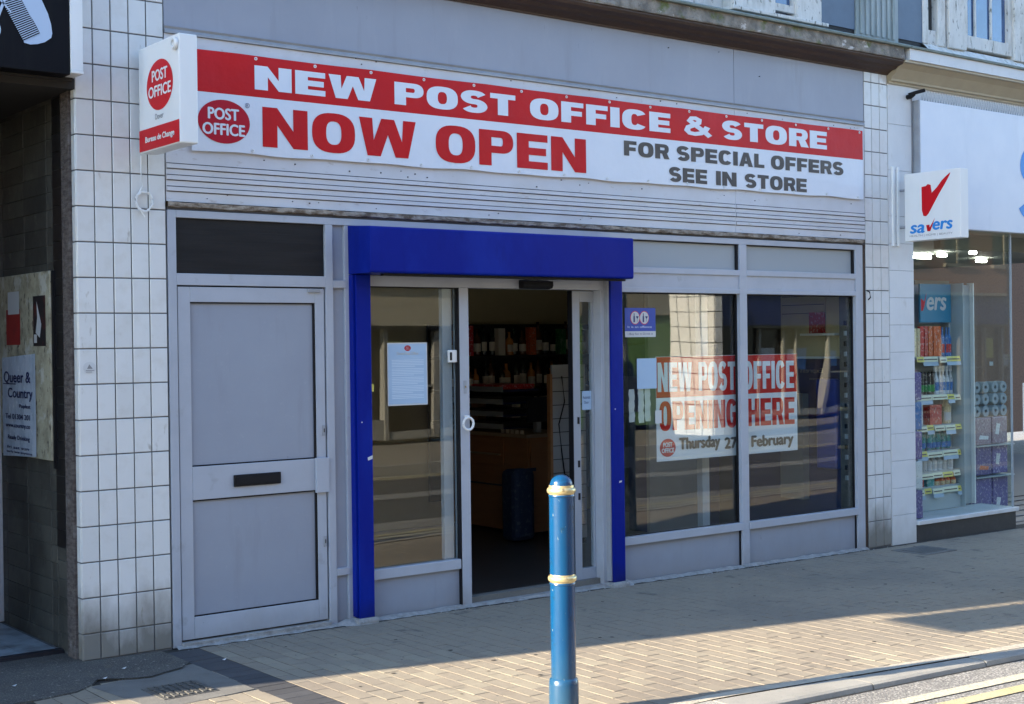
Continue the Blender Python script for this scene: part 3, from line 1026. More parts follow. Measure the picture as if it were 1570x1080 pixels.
# right hand windows
fr(6.332, 6.416, -.06, 2.553)
fr(7.79, 7.888, -.07, 2.597)
for a, b in ((5.008, 6.332), (6.416, 7.79)):
    fr(a, b, 2.30, 2.345, -.006, .05)
    fr(a, b, 2.154, 2.192, -.004, .05)
    P('band_panel', bx(a, b, .006, .04, 2.192, 2.30), 'paint_frame')
    P('top_panel', bx(a, b, .030, .045, 2.345, 2.553), 'steel_grey')
    P('gasket', bx(a, b, .012, .029, 2.545, 2.553), 'rubber_black')
    P('gasket', bx(b - .022, b, .012, .029, 2.345, 2.545), 'rubber_black')
    fr(a, b, .252, .312, -.012, .05, 'sill')
    P('infill_panel', bx(a, b, .026, .045, -.09, .252), 'paint_panel')
    P('gasket', bx(b - .012, b, .014, .025, -.09, .252), 'rubber_black')
    P('glass_pane', bx(a, b, .045, .053, .312, 2.154), 'glass')
    P('gasket', MB().box(a, b, .036, .0445, 2.144, 2.154).box(b - .014, b, .030, .0445, .312, 2.144).box(a, b - .014, .036, .0445, .312, .318), 'rubber_black')
P('gap_strip', bx(7.888, 7.936, .01, .05, -.08, 2.60), 'brown_paint')
P('base_skirt', bx(1.5, 7.93, .04, .12, -.12, .03), 'concrete')
# hook on the right pier
P('hook', MB().tube([(7.945, -.002, 2.20), (7.945, -.03, 2.19), (7.95, -.035, 2.14), (7.945, -.015, 2.12)], .006, 6), 'rubber_black')

# cornice: brown cove, mossy stone band, leaded top
corn = P('cornice', MB().prism([(.05, 4.118), (-.012, 4.118), (-.014, 4.128), (-.022, 4.132), (-.06, 4.150), (-.095, 4.158), (-.12, 4.176), (-.17, 4.190), (-.185, 4.208), (-.185, 4.222), (.05, 4.222)], -4.0, 8.262), 'brown_paint')
sb = MB()
x = -4.0
pa = None
while x <= 8.29:
    d = random.uniform(-.004, .004)
    cur = [(x, .05, 4.224), (x, -.20 + d, 4.224), (x, -.204 + d, 4.236 + d), (x, -.203 - d, 4.325), (x, .05, 4.325)]
    if pa:
        for k in range(4):
            sb.poly([pa[k], cur[k], cur[k + 1], pa[k + 1]])
    else:
        sb.poly(cur)
    pa = cur
    x += .06
sb.poly(pa[::-1])
sb.build('stone_band', 'stone_mossy', corn)
MB().prism([(.05, 4.327), (-.232, 4.327), (-.236, 4.340), (-.226, 4.352), (-.12, 4.385), (.05, 4.42)], -4.0, 8.30).build('lead_flashing', 'lead_green', corn)

# upper storeys
P('upper_wall', bx(-4.0, 8.30, .10, .4, 4.40, 9.2), 'flaky_paint')
P('parapet', bx(-4.0, 8.30, -.05, .4, 9.2, 9.5), 'stone_mossy', .01)
P('rear_wall', bx(-4.0, 8.30, 8.0, 8.3, -.1, 9.0), 'opp_brick')
P('roof', bx(-4.0, 8.30, .4, 8.0, 8.9, 9.0), 'slate_roof')
P('side_wall', bx(-4.0, -3.75, .401, 8.0, -.1, 9.2), 'opp_brick')
def upper_bay(x):
    # one repeat of sash, slate cladding, fluted post, slate cladding
    P('post', bx(x + .21, x + .52, -.03, .10, 4.44, 7.6), 'flaky_paint', .006)
    P('post', bx(x - .55, x - .06, -.03, .10, 4.44, 7.6), 'flaky_paint', .006)
    sh = P('sash_window', bx(x - .06, x + .21, .03, .10, 4.50, 7.4), 'window_blue')
    MB().box(x - .06, x - .03, .0, .029, 4.5, 7.4).box(x + .18, x + .21, .0, .029, 4.5, 7.4).box(x - .03, x + .18, .0, .029, 4.50, 4.56).build('frame', 'flaky_paint', sh)
    P('sill', bx(x - .62, x + .54, -.09, .10, 4.415, 4.445), 'flaky_paint', .006)
    P('slate_cladding', bx(x + .52, x + .965, -.02, .10, 4.46, 7.6), 'slate_blue')
    P('cladding_shadow', bx(x + .52, x + .965, -.012, .10, 4.40, 4.459), 'rubber_black')  # black strip that paints the shadow at the bottom of the cladding
    fp = P('fluted_post', bx(x + .975, x + 1.56, -.03, .10, 4.40, 7.6), 'flute_green')
    for k in range(7):
        bx(x + 1.02 + k * .075, x + 1.055 + k * .075, -.045, -.031, 4.43, 7.5).build('flute', 'flute_green', fp, .006)
for x in (6.83, 4.0, 1.2, -1.6):
    upper_bay(x)
P('slate_cladding', bx(8.395, 8.755, -.02, .10, 4.46, 7.6), 'slate_blue')
P('cladding_shadow', bx(8.395, 8.755, -.012, .10, 4.40, 4.459), 'rubber_black')  # painted shadow strip below the end cladding too

# ------------------------------------------------------------------ banner, projecting sign, window posters
ban = thing('banner', 'long red and white vinyl banner announcing the shop is now open, under the grey fascia', 'banner', (4.75, -.03, 2.95))
def bz(x, z):
    return z
mb = MB()
nx = 60
X0, X1 = 1.60, 7.885
def bot(x):
    t = (x - X0) / (X1 - X0)
    return 2.957 + .04 * t + .006 * math.sin(x * 9.1) * math.sin(x * 2.3)
def topz(x):
    t = (x - X0) / (X1 - X0)
    return 3.566 + .027 * t - .004 * abs(math.sin(x * 3.3))
for a in range(nx):
    xa, xb = X0 + (X1 - X0) * a / nx, X0 + (X1 - X0) * (a + 1) / nx
    for f0, f1, m_ in ((bot, lambda x: 3.312 + .026 * (x - X0) / (X1 - X0), 0),):
        mb.poly([(xa, -.0200, f0(xa)), (xb, -.0200, f0(xb)), (xb, -.0200, f1(xb)), (xa, -.0200, f1(xa))])
mb.poly([(X0, -.0195, 3.0), (X1, -.0195, 3.0), (X1, -.0195, 3.5), (X0, -.0195, 3.5)])
mb.build('vinyl_sheet', 'vinyl_white', ban)
mb = MB()
def mid(x):
    return 3.312 + .026 * (x - X0) / (X1 - X0)
for a in range(nx):
    xa, xb = X0 + (X1 - X0) * a / nx, X0 + (X1 - X0) * (a + 1) / nx
    mb.poly([(xa, -.0205, mid(xa)), (xb, -.0205, mid(xb)), (xb, -.0205, topz(xb)), (xa, -.0205, topz(xa))])
mb.build('red_stripe', 'vinyl_red', ban)
mb = MB()
mb.box(X0, X1, -.0190, -.0045, 3.02, 3.5)
mb.build('sheet_backing', 'vinyl_white', ban)
def words(lst, z0, h, m, parent, y, s=.34, t=.23, slope=.0):
    for wd, xa, xb in lst:
        place_mesh('lettering', heavy2d(wd, xb - xa, h, s, t), (xa, y, z0 + slope * (xa - 2)), (1, 0, slope), UZ, m, parent)
words([('NEW', 2.02, 2.90), ('POST', 3.04, 4.05), ('OFFICE', 4.18, 5.56), ('&', 5.70, 6.0), ('STORE', 6.13, 7.405)], 3.360, .148, 'vinyl_white', ban, -.0225, .36, .235, .0058)
words([('NOW', 2.07, 3.205), ('OPEN', 3.365, 4.70)], 3.012, .246, 'vinyl_red', ban, -.0225, .33, .21, .002)
words([('FOR', 5.075, 5.54), ('SPECIAL', 5.625, 6.62), ('OFFERS', 6.70, 7.62)], 3.163, .112, 'ink_dark', ban, -.0225, .34, .24, .004)
words([('SEE', 5.54, 5.955), ('IN', 6.055, 6.29), ('STORE', 6.385, 7.14)], 3.003, .112, 'ink_dark', ban, -.0225, .34, .24, .002)
place_mesh('oval_logo', ellipse2d(.172, .132), (1.812, -.0225, 3.143), UX, UZ, 'oval_red', ban)
place_mesh('logo_lettering', font2d('POST', w=.20, h=.068, bold=.0035), (1.708, -.0235, 3.155), UX, UZ, 'vinyl_white', ban)
place_mesh('logo_lettering', font2d('OFFICE', w=.275, h=.068, bold=.0035), (1.672, -.0235, 3.062), UX, UZ, 'vinyl_white', ban)
rr = [(1.968 + .014 * math.cos(k * math.pi / 9), -.0235, 3.255 + .014 * math.sin(k * math.pi / 9)) for k in range(19)]
MB().tube(rr, .0013, 5).build('registered_mark', 'ink_navy', ban)
place_mesh('registered_mark', font2d('R', w=.012, h=.015), (1.962, -.0235, 3.248), UX, UZ, 'ink_navy', ban)
gme = None
for k in range(15):
    for z in (0, 1):
        gx = 2.0 + k * .415 + (.03 if z else 0)
        zz = (topz(gx) - .018) if z else bot(gx) + .018
        if gx > X1 - .02:
            continue
        if gme is None:
            q = MB()
            ringp = [(.0075 * math.cos(t * math.pi / 6), 0, .0075 * math.sin(t * math.pi / 6)) for t in range(13)]
            q.tube(ringp, .0035, 6)
            gme = q.mesh('grommet', 'white_plastic')
        inst('grommet', gme, ban, (gx, -.0235, zz))

# projecting sign on the left pier: faces look along the street
ps = thing('projecting_sign', 'white box sign with a red oval sticking out over the left tiled pier', 'sign', (1.315, 0, 2.9))
bx(1.262, 1.372, -.60, -.045, 2.905, 3.508).build('sign_box', 'sign_white', ps, .008)
bx(1.285, 1.35, -.045, -.002, 3.0, 3.42).build('wall_plate', 'trim_metal', ps, .003)
LX = 1.2605
DU, DV = (0, -1, 0), (0, 0, 1)
place_mesh('red_band', rect2d(.545, .123), (LX, -.05, 2.912), DU, DV, 'sign_red', ps)
place_mesh('oval_logo', ellipse2d(.178, .142), (LX, -.342, 3.262), DU, DV, 'sign_red', ps)
X = LX - .001
place_mesh('logo_lettering', font2d('POST', w=.205, h=.062, bold=.003), (X, -.243, 3.288), DU, DV, 'sign_white', ps)
place_mesh('logo_lettering', font2d('OFFICE', w=.30, h=.062, bold=.003), (X, -.193, 3.200), DU, DV, 'sign_white', ps)
place_mesh('place_name', font2d('Dover', w=.11, h=.032), (X, -.28, 3.072), DU, DV, 'ink_grey', ps)
place_mesh('band_lettering', font2d('Bureau de Change', w=.39, h=.042, bold=.0022), (X, -.14, 2.947), DU, DV, 'sign_white', ps)
kn = MB()
for rr_, xx in ((.032, LX - .002), (.030, LX - .014), (.018, LX - .020), (.016, LX - .012)):
    pass
prof = [(.036, 0), (.036, .012), (.028, .02), (.02, .02), (.018, .010), (.001, .010)]
n = 20
for r, h in prof:
    for k in range(n):
        a = 2 * math.pi * k / n
        kn.v.append((LX - h, -.563 + r * math.cos(a), 3.453 + r * math.sin(a)))
for j in range(len(prof) - 1):
    for k in range(n):
        a, b = j * n + k, j * n + (k + 1) % n
        kn.f.append((a, b, b + n, a + n))
kn.build('bracket_cap', 'white_plastic', ps, smooth=True)

# cable knotted over the tiles under the projecting sign
mb = MB()
pth = [(1.285, -.012, 2.90), (1.283, -.012, 2.80), (1.288, -.014, 2.72), (1.27, -.018, 2.69)]
for k in range(46):
    a = 2.2 + k * .30
    r = .052 + .005 * math.sin(k * 1.7)
    pth.append((1.298 + r * math.cos(a), -.020 - .002 * math.sin(k), 2.635 + (r + .004) * math.sin(a)))
pth += [(1.26, -.022, 2.60), (1.285, -.022, 2.565), (1.30, -.02, 2.545)]
mb.tube(pth, .0042, 6)
tag(mb.build('cable_loop', 'white_plastic', smooth=True, at=(1.3, 0, 2.6)), 'loop of knotted white cable hanging on the left pier below the sign', 'cable')

# small sticker on the tiled pier
stk = thing('tile_sticker', 'small white sticker with a triangle drawn on the left pier at chest height', 'sticker', (.963, -.003, 1.67))
place_mesh('paper', ellipse2d(.038, .034, 20), (.963, -.0035, 1.672), UX, UZ, 'paper_white', stk)
place_mesh('triangle_mark', ([(-.018, -.006), (.016, -.006), (-.004, .02)], [(0, 1, 2)]), (.965, -.0042, 1.672), UX, UZ, 'ink_grey', stk)
for i_, w_ in ((0, .05), (1, .036)):
    place_mesh('scribble', rect2d(w_, .004), (.94, -.0042, 1.655 - i_ * .009), UX, UZ, 'ink_grey', stk)

# notice behind the entrance glass
no = thing('notice_poster', 'pale blue paper notice with a red dot logo on the left entrance glass', 'poster', (3.15, .034, 1.58))
place_mesh('white_border', rect2d(.318, .418), (2.992, .0330, 1.376), UX, UZ, 'paper_white', no)
place_mesh('paper', rect2d(.302, .400), (3.0, .0322, 1.385), UX, UZ, 'poster_paper_blue', no)
place_mesh('logo_dot', ellipse2d(.026, .019, 24), (3.152, .0314, 1.757), UX, UZ, 'oval_red', no)
place_mesh('dot_lettering', font2d('POST', w=.028, h=.009), (3.138, .0308, 1.758), UX, UZ, 'paper_white', no)
place_mesh('dot_lettering', font2d('OFFICE', w=.034, h=.009), (3.135, .0308, 1.746), UX, UZ, 'paper_white', no)
place_mesh('heading', font2d('Dover Post Office', w=.17, h=.018, bold=.0008), (3.067, .0314, 1.713), UX, UZ, 'paper_white', no)
mb = MB()
z = 1.692
for k in range(23):
    z -= .0105 if k % 5 else .016
    w_ = random.uniform(.16, .255) if k % 5 == 4 else .255
    mb.poly([(3.025, .0314, z), (3.025 + w_, .0314, z), (3.025 + w_, .0314, z + .0032), (3.025, .0314, z + .0032)])
mb.build('text_lines', 'poster_text', no)

# big poster inside the right hand windows
wb = thing('window_banner', 'red and white poster reading new post office opening here inside the right windows', 'poster', (6.29, .08, .85))
Y = .0800
bx(5.472, 7.105, Y, Y + .003, .850, 1.662).build('poster_sheet', 'vinyl_white', wb)
place_mesh('red_block', rect2d(1.631, .316), (5.473, Y - .001, 1.343), UX, UZ, 'vinyl_red', wb)
def words2(lst, z0, h, m, s, t, sl=0):
    for wd, xa, xb in lst:
        place_mesh('lettering', heavy2d(wd, xb - xa, h, s, t), (xa, Y - .0022, z0 + sl * (xa - 5.5)), (1, 0, sl), UZ, m, wb)
words2([('NEW', 5.488, 5.86), ('POST', 5.935, 6.36), ('OFFICE', 6.44, 7.068)], 1.388, .228, 'vinyl_white', .36, .17, -.008)
words2([('OPENING', 5.50, 6.37), ('HERE', 6.49, 7.07)], 1.088, .225, 'vinyl_red', .36, .17, -.010)
place_mesh('oval_logo', ellipse2d(.085, .070), (5.588, Y - .002, .953), UX, UZ, 'oval_red', wb)
place_mesh('logo_lettering', font2d('POST', w=.095, h=.034, bold=.002), (5.54, Y - .003, .960), UX, UZ, 'vinyl_white', wb)
place_mesh('logo_lettering', font2d('OFFICE', w=.13, h=.034, bold=.002), (5.523, Y - .003, .915), UX, UZ, 'vinyl_white', wb)
for s_, xa, xb, z0 in (('Thursday', 5.716, 6.165, .905), ('27', 6.225, 6.36, .912), ('February', 6.54, 7.045, .880)):
    place_mesh('date_lettering', font2d(s_, w=xb - xa, h=.115 if s_ != '27' else .085, bold=.0075), (xa, Y - .003, z0), UX, UZ, 'ink_dark', wb)

# blue alcohol notice on the glass and papers beside it
ap = thing('blue_sticker', 'blue notice with two round bottle and glass symbols on the right window', 'sticker', (5.28, .044, 1.92))
place_mesh('film', rect2d(.318, .222), (5.122, .0435, 1.815), UX, UZ, 'alcohol_blue', ap)
place_mesh('white_strip', rect2d(.318, .045), (5.122, .0425, 1.815), UX, UZ, 'paper_white', ap)
for dx in (.105, .20):
    place_mesh('red_ring', ellipse2d(.050, .052, 28), (5.122 + dx, .0430 - dx * .002, 1.962), UX, UZ, 'sign_red', ap)
    place_mesh('disc', ellipse2d(.045, .047, 28), (5.122 + dx, .0422 - dx * .002, 1.962), UX, UZ, 'paper_white', ap)
    place_mesh('bottle_symbol', ([(-.012, -.034), (.004, -.034), (.004, .008), (0, .016), (0, .034), (-.008, .034), (-.008, .016), (-.012, .008)], [tuple(range(8))]), (5.115 + dx, .0412 - dx * .002, 1.962), UX, UZ, 'ink_navy', ap)
    place_mesh('glass_symbol', ([(-.001, -.03), (.002, -.03), (.002, -.008), (.013, .006), (.013, .012), (-.012, .012), (-.012, .006), (-.001, -.008)], [tuple(range(8))]), (5.143 + dx, .0412 - dx * .002, 1.962), UX, UZ, 'ink_navy', ap)
place_mesh('small_text', font2d('It is an offence', w=.25, h=.016), (5.15, .0425, 1.885), UX, UZ, 'poster_text', ap)
place_mesh('small_text', font2d('i Buy for it Drink it', w=.26, h=.020), (5.15, .0415, 1.828), UX, UZ, 'ink_navy', ap)
tag(MB().poly([(5.24, .0435, 1.42), (5.445, .0435, 1.42), (5.445, .0435, 1.652), (5.24, .0435, 1.652)]).build('blue_film_sheet', 'poster_paper_blue'), 'plain translucent blue sheet taped inside the window left of the poster', 'sheet')
for k, (a, z0, z1) in enumerate(((5.165, 1.17, 1.42), (5.262, 1.16, 1.425), (5.33, 1.17, 1.42))):
    mb = MB()
    for j in range(6):
        za, zb = z0 + (z1 - z0) * j / 6, z0 + (z1 - z0) * (j + 1) / 6
        wv = .004 * math.sin(j * 2 + k)
        mb.poly([(a + wv, .055 + .004 * (j % 2), za), (a + .062 + wv, .058 + .006 * ((j + 1) % 2), za), (a + .062, .058 + .006 * (j % 2), zb), (a, .055 + .004 * ((j + 1) % 2), zb)])
    tag(mb.build('paper_bag', 'paper_white', at=(a, .055, z0)), ('crumpled white paper strip hung in the window, leftmost of three', 'crumpled white paper strip hung in the window, middle one of three', 'crumpled white paper strip hung in the window, nearest the red poster')[k], 'paper', 'paper strips hung behind the window')
sm = tag(MB().poly([(5.425, .0435, 1.15), (5.492, .0435, 1.15), (5.492, .0435, 1.25), (5.425, .0435, 1.25)]).build('small_notice', 'paper_white'), 'tiny white notice overlapping the left edge of the red poster', 'notice')

# ------------------------------------------------------------------ bollards
def bollard(x, y, label):
    z = gz(x)
    b = thing('bollard', label, 'bollard', (x, y, z), 'blue cast iron bollards along the kerb')
    MB().lathe(x, y, [(.0725, z - .05), (.0715, z + .155), (.068, z + .178), (.0605, z + .186), (.0600, z + .635), (.0595, z + 1.06)], 40).build('shaft', 'bollard_blue', b, smooth=True)
    for zz in (z + .662, z + 1.083):
        pr = [(.0590, zz - .026)]
        for k in range(9):
            a = rad(-80 + 20 * k)
            pr.append((0.0590 + .0110 * math.cos(a), zz + .0150 * math.sin(a)))
        pr.append((.0590, zz + .026))
        MB().lathe(x, y, pr, 40).build('ring', 'gold', b, smooth=True)
        MB().lathe(x, y, [(.0605, zz - .030), (.0630, zz - .025), (.0605, zz - .018)], 40).build('bead', 'bollard_blue', b, smooth=True)
    MB().lathe(x, y, [(.0565, z + 1.10), (.0570, z + 1.112)] + [(.054 * math.cos(rad(a)), z + 1.112 + .046 * math.sin(rad(a))) for a in range(0, 90, 10)] + [(.001, z + 1.158)], 40).build('dome_cap', 'bollard_blue', b, smooth=True)
    MB().box(x + .066, x + .084, y - .008, y + .008, z + .08, z + .096).build('bolt', 'cast_iron', b, .003)
bollard(2.275, -2.61, 'blue bollard with two gold rings standing alone in the foreground')
bollard(10.34, -2.12, 'blue bollard out on the kerb to the right, seen mirrored in the end window')

# ------------------------------------------------------------------ pharmacy shop to the right
ph = thing('pharmacy_building', 'white rendered health and beauty shop on the right with a pale blue fascia', 'building', (9.5, 0, -.08))
def Q(name, mb, m, bevel=0, **k):
    return mb.build(name, m, ph, bevel, **k)
x0, x1 = 8.262, 8.612
zz = [-.12, .198, .441, .684, .927, 1.17, 1.413, 1.656, 1.899, 2.142, 2.385, 2.628, 2.871, 3.28, 3.69, 4.06]
Q('pier_core', bx(x0 + .002, x1 - .002, .006, .3, -.12, 4.06), 'grout')
for a, b in zip(zz[:-1], zz[1:]):
    Q('stone_block', MB().cbox(x0, x1, -.004, .02, a + .0012, b - .0012, .002), 'white_render')
Q('pier_side', bx(x1 - .003, x1 + .002, .006, .5, .1, 2.78), 'white_render')
Q('upper_render', bx(8.614, 16, .0, .3, 3.80, 4.06), 'white_render')
Q('fascia_board', bx(8.64, 16, -.075, .0, 2.785, 3.925), 'fascia_bluewhite', .006)
Q('fascia_edge', bx(8.622, 8.640, -.070, .0, 2.785, 3.925), 'trim_metal')
Q('fascia_soffit', bx(8.614, 16, .0, .30, 2.785, 2.80), 'cream_soffit')
Q('head_frame', bx(8.614, 10.17, -.01, .05, 2.70, 2.784), 'trim_metal') if 0 else None
cn = Q('cornice', MB().prism([(.05, 4.045), (-.02, 4.045), (-.024, 4.062), (-.045, 4.068), (-.05, 4.085), (-.12, 4.165), (-.17, 4.20), (-.20, 4.205), (-.20, 4.225), (.05, 4.225)], 8.262, 16), 'cream_soffit')
MB().prism([(.05, 4.227), (-.212, 4.227), (-.214, 4.325), (.05, 4.325)], 8.31, 16).build('white_band', 'white_render', cn)
MB().prism([(.05, 4.327), (-.232, 4.327), (-.236, 4.342), (-.22, 4.352), (-.10, 4.375), (.05, 4.40)], 8.31, 16).build('lead_flashing', 'lead_green', cn)
# sloping flaky sill and painted timber windows above
Q('upper_wall', bx(8.76, 24, .12, .4, 4.36, 9.2), 'white_render')
Q('side_return', bx(8.303, 8.395, .02, .4, 4.40, 9.2), 'flaky_paint')
mb = MB()
pa = None
x = 8.76
while x < 16:
    cur = [(x, -.10, 4.362 + random.uniform(-.003, .006)), (x, -.075 + random.uniform(-.01, .01), 4.40 + random.uniform(-.01, .01)), (x, -.01, 4.47), (x, .12, 4.50)]
    if pa:
        for k in range(3):
            mb.poly([pa[k], cur[k], cur[k + 1], pa[k + 1]])
    pa = cur
    x += .04
Q('flaky_sill', mb, 'flaky_paint')
def timber(a, b, z0=4.46, y=-.03, z1=7.2, m='flaky_paint'):
    Q('timber_post', bx(a, b, y, .12, z0, z1), m, .008)
timber(8.757, 8.84)
timber(8.985, 9.10)
timber(9.13, 9.40, y=-.05)
timber(10.19, 10.42, y=-.05)
sl = Q('side_light', bx(8.84, 8.985, .04, .12, 4.60, 7.2), 'dark_glass')
bx(8.84, 8.985, -.005, .119, 4.46, 4.60).build('frame', 'flaky_paint', sl, .006)
w = Q('casement_window', bx(9.46, 10.13, .02, .12, 4.62, 7.2), 'window_blue')
fm = MB()
fm.box(9.40, 9.46, -.02, .118, 4.50, 7.2).box(10.13, 10.19, -.02, .118, 4.50, 7.2).box(9.46, 10.13, -.02, .118, 4.50, 4.62)
fm.build('frame', 'flaky_paint', w, .006)
for a in (9.60, 9.86):
    bx(a, a + .028, .0, .019, 4.62, 7.2).build('glazing_bar', 'flaky_paint', w, .004)
for a, b in ((10.42, 11.1), (11.5, 12.4), (12.8, 13.6)):
    Q('upper_window', bx(a + .05, b, .02, .119, 4.62, 7.2), 'window_blue')
# big fascia S, only its left edge shows
sg = sup(.42, .72, .35, .23, 20, 270, 26, 2.2) + sup(.42, .26, .35, .23, 90, -160, 26, 2.2)[1:]
cu = bpy.data.curves.new('s', 'CURVE')
cu.dimensions = '2D'
cu.fill_mode = 'BOTH'
c_ = stroke(sg, .17, .16)
sp = cu.splines.new('POLY')
sp.points.add(len(c_) - 1)
for p_, q_ in zip(sp.points, c_):
    p_.co = (q_[0], q_[1], 0, 1)
sp.use_cyclic_u = True
v_, f_ = curve_to_2d(cu)
v_ = [(a * .85 + b * .10, b * .74) for a, b in v_]
place_mesh('fascia_lettering', (v_, f_), (10.155, -.0775, 2.93), UX, UZ, 'letter_blue', ph)
place_mesh('fascia_lettering', font2d('avers', w=2.4, h=.62, bold=.03, shear=.2), (10.98, -.0775, 2.95), UX, UZ, 'letter_blue', ph)
# pigeon spikes and little black camera
mb = MB()
x = 8.70
while x < 13:
    for dx, dy in ((-.03, -.03), (.0, .015), (.03, -.01)):
        mb.tube([(x, -.05, 3.925), (x + dx, -.05 + dy, 4.02)], .0012, 3)
    x += .040
sp_ = Q('pigeon_spikes', mb, 'steel_grey')
sp_['kind'] = 'stuff'
cm = thing('security_camera', 'tiny black camera at the top left corner of the pale blue fascia', 'camera', (8.58, -.06, 3.97))
MB().tube([(8.53, -.03, 3.965), (8.575, -.08, 3.985), (8.64, -.12, 4.005)], .017, 10).build('body', 'rubber_black', cm, smooth=True)
MB().tube([(8.545, .0, 3.95), (8.54, -.045, 3.95), (8.565, -.06, 3.975)], .022, 8).build('mount', 'rubber_black', cm, smooth=True)
MB().tube([(8.60, -.008, 3.94), (8.602, -.008, 3.5), (8.598, -.008, 3.27)], .005, 5).build('cable', 'ink_grey', cm)

# projecting sign with tick
sv = thing('tick_sign', 'square white projecting sign with a red tick above blue lettering', 'sign', (8.42, -.05, 2.635))
bx(8.362, 8.475, -.672, -.098, 2.637, 3.234).build('sign_box', 'sign_white', sv, .006)
MB().box(8.30, 8.33, -.020, -.003, 2.60, 3.31).box(8.37, 8.40, -.020, -.003, 2.60, 3.31).build('wall_bracket', 'white_plastic', sv, .003)
for z in (3.10, 2.77):
    MB().tube([(8.42, -.005, z), (8.42, -.10, z)], .012, 8).build('bracket_arm', 'trim_metal', sv)
SX = 8.3605
def V2(pts):
    return [(-.098 - p[0], p[1]) for p in pts]
tick = [(.197, 2.85), (.182, 2.90), (.180, 3.105), (.225, 3.11), (.245, 3.125), (.275, 3.115), (.285, 3.045), (.34, 3.09), (.39, 3.145), (.43, 3.175), (.475, 3.205), (.470, 3.185), (.42, 3.11), (.36, 3.03), (.30, 2.94), (.25, 2.865), (.225, 2.845)]
tick = [(u, z) for u, z in tick]
tm = ([(u, z - 2.6) for u, z in tick][::-1], [tuple(range(len(tick)))])
cu = bpy.data.curves.new('k', 'CURVE')
cu.dimensions = '2D'
cu.fill_mode = 'BOTH'
sp = cu.splines.new('POLY')
sp.points.add(len(tick) - 1)
for p_, q_ in zip(sp.points, tick):
    p_.co = (q_[0], q_[1] - 2.6, 0, 1)
sp.use_cyclic_u = True
tm = curve_to_2d(cu)
place_mesh('tick_mark', tm, (SX, -.098, 2.6), DU, DV, 'prod_red' if 0 else 'sign_red', sv)
place_mesh('lettering', font2d('sa', w=.145, h=.070, bold=.0055, shear=.15), (SX, -.158, 2.705), DU, (0, 0, 1), 'letter_blue', sv)
place_mesh('lettering', font2d('ers', w=.195, h=.070, bold=.0055, shear=.15), (SX, -.392, 2.722), DU, (0, 0, 1), 'letter_blue', sv)
place_mesh('small_tick', ([(0, .0), (-.012, .055), (.022, .058), (.024, .032), (.08, .115), (.03, .0)], [(0, 1, 2, 3, 4, 5)][:1]), (SX - .0006, -.335, 2.712), DU, DV, 'sign_red', sv)
place_mesh('tag_line', font2d('HEALTH | HOME | BEAUTY', w=.44, h=.022), (SX, -.150, 2.668), DU, DV, 'ink_grey', sv)

# plinth, window box and entrance
Q('plinth', bx(8.616, 10.19, -.005, .5, -.14, .085), 'plinth_dark', .004)
Q('window_sill', bx(8.616, 10.21, -.03, .4, .087, .125), 'white_render', .004)
Q('front_glass', bx(8.616, 10.145, .012, .020, .126, 2.784), 'glass_clear')
Q('side_glass', bx(10.147, 10.155, .012, 1.30, .126, 2.784), 'glass_clear')
Q('glass_edge', bx(10.142, 10.160, -.004, .0115, .126, 2.784), 'steel_grey')
Q('glass_edge', bx(10.142, 10.160, 1.301, 1.33, .126, 2.784), 'steel_grey')
Q('shop_floor', bx(8.62, 18, .02, 9.0, -.135, -.09), 'pharm_floor')
Q('window_bed', bx(8.62, 10.14, .40, 1.3, .087, .11), 'pharm_wall')
Q('shop_ceiling', bx(8.62, 18, .31, 9.0, 2.95, 3.0), 'pharm_ceiling')
Q('left_wall', bx(8.614, 8.70, .5, 9.0, -.1, 2.95), 'pharm_wall')
Q('back_wall', bx(8.62, 18, 7.8, 8.0, -.1, 2.95), 'pharm_wall')
Q('right_pier', bx(13.2, 13.8, .0, .4, -.15, 2.784), 'white_render')
Q('rear_mass', bx(8.4, 24, 8.0, 8.3, -.1, 9.0), 'opp_brick')
Q('roof', bx(8.4, 24, .4, 8.0, 8.9, 9.0), 'slate_roof')
Q('front_run', bx(13.8, 24, .0, .3, -.3, 4.3), 'white_render')
for k in range(8):
    Q('mat_strip', bx(10.3, 13.0, .25 + k * .26, .33 + k * .26, -.0895, -.080), 'mat_strip')
# ceiling battens that are lit
bats = ((11.45, 12.05, 1.38), (14.15, 14.6, 4.1), (14.2, 14.36, 3.68), (14.13, 14.23, 3.13), (16.0, 16.2, 4.28), (12.9, 14.0, 6.2), (10.0, 11.2, 5.2))
for bi, (a, b, y) in enumerate(bats):
    lm = bx(a, b, y - .03, y + .03, 2.885, 2.925).build('ceiling_batten', 'tube_light', None, .01, at=((a + b) / 2, y, 2.93))
    tag(lm, 'lit white ceiling batten in the pharmacy, ' + ('nearest the front glass', 'far back behind the tick sign, lower one', 'left of centre, mid depth', 'small one in the middle of the glass', 'deep right of the middle', 'long one at the very back', 'long one along the left wall')[bi], 'light', 'lit battens on the ceiling of the right hand shop')
ov = MB().lathe(14.05, 2.32, [(.28, 2.90), (.26, 2.88), (.001, 2.872)], 24)
tag(ov.build('ceiling_lamp', 'tube_light', at=(14.05, 2.32, 2.9)), 'round lit ceiling lamp over the entrance of the right hand shop', 'light')
Q('cross_beam', bx(10.3, 13.2, .9, .98, 2.70, 2.949), 'pharm_ceiling')
Q('door_frame', MB().box(10.55, 10.60, 1.40, 1.46, -.09, 2.4).box(11.1, 11.16, 1.40, 1.46, -.09, 2.4).box(10.60, 11.1, 1.40, 1.46, 2.34, 2.4), 'steel_grey')
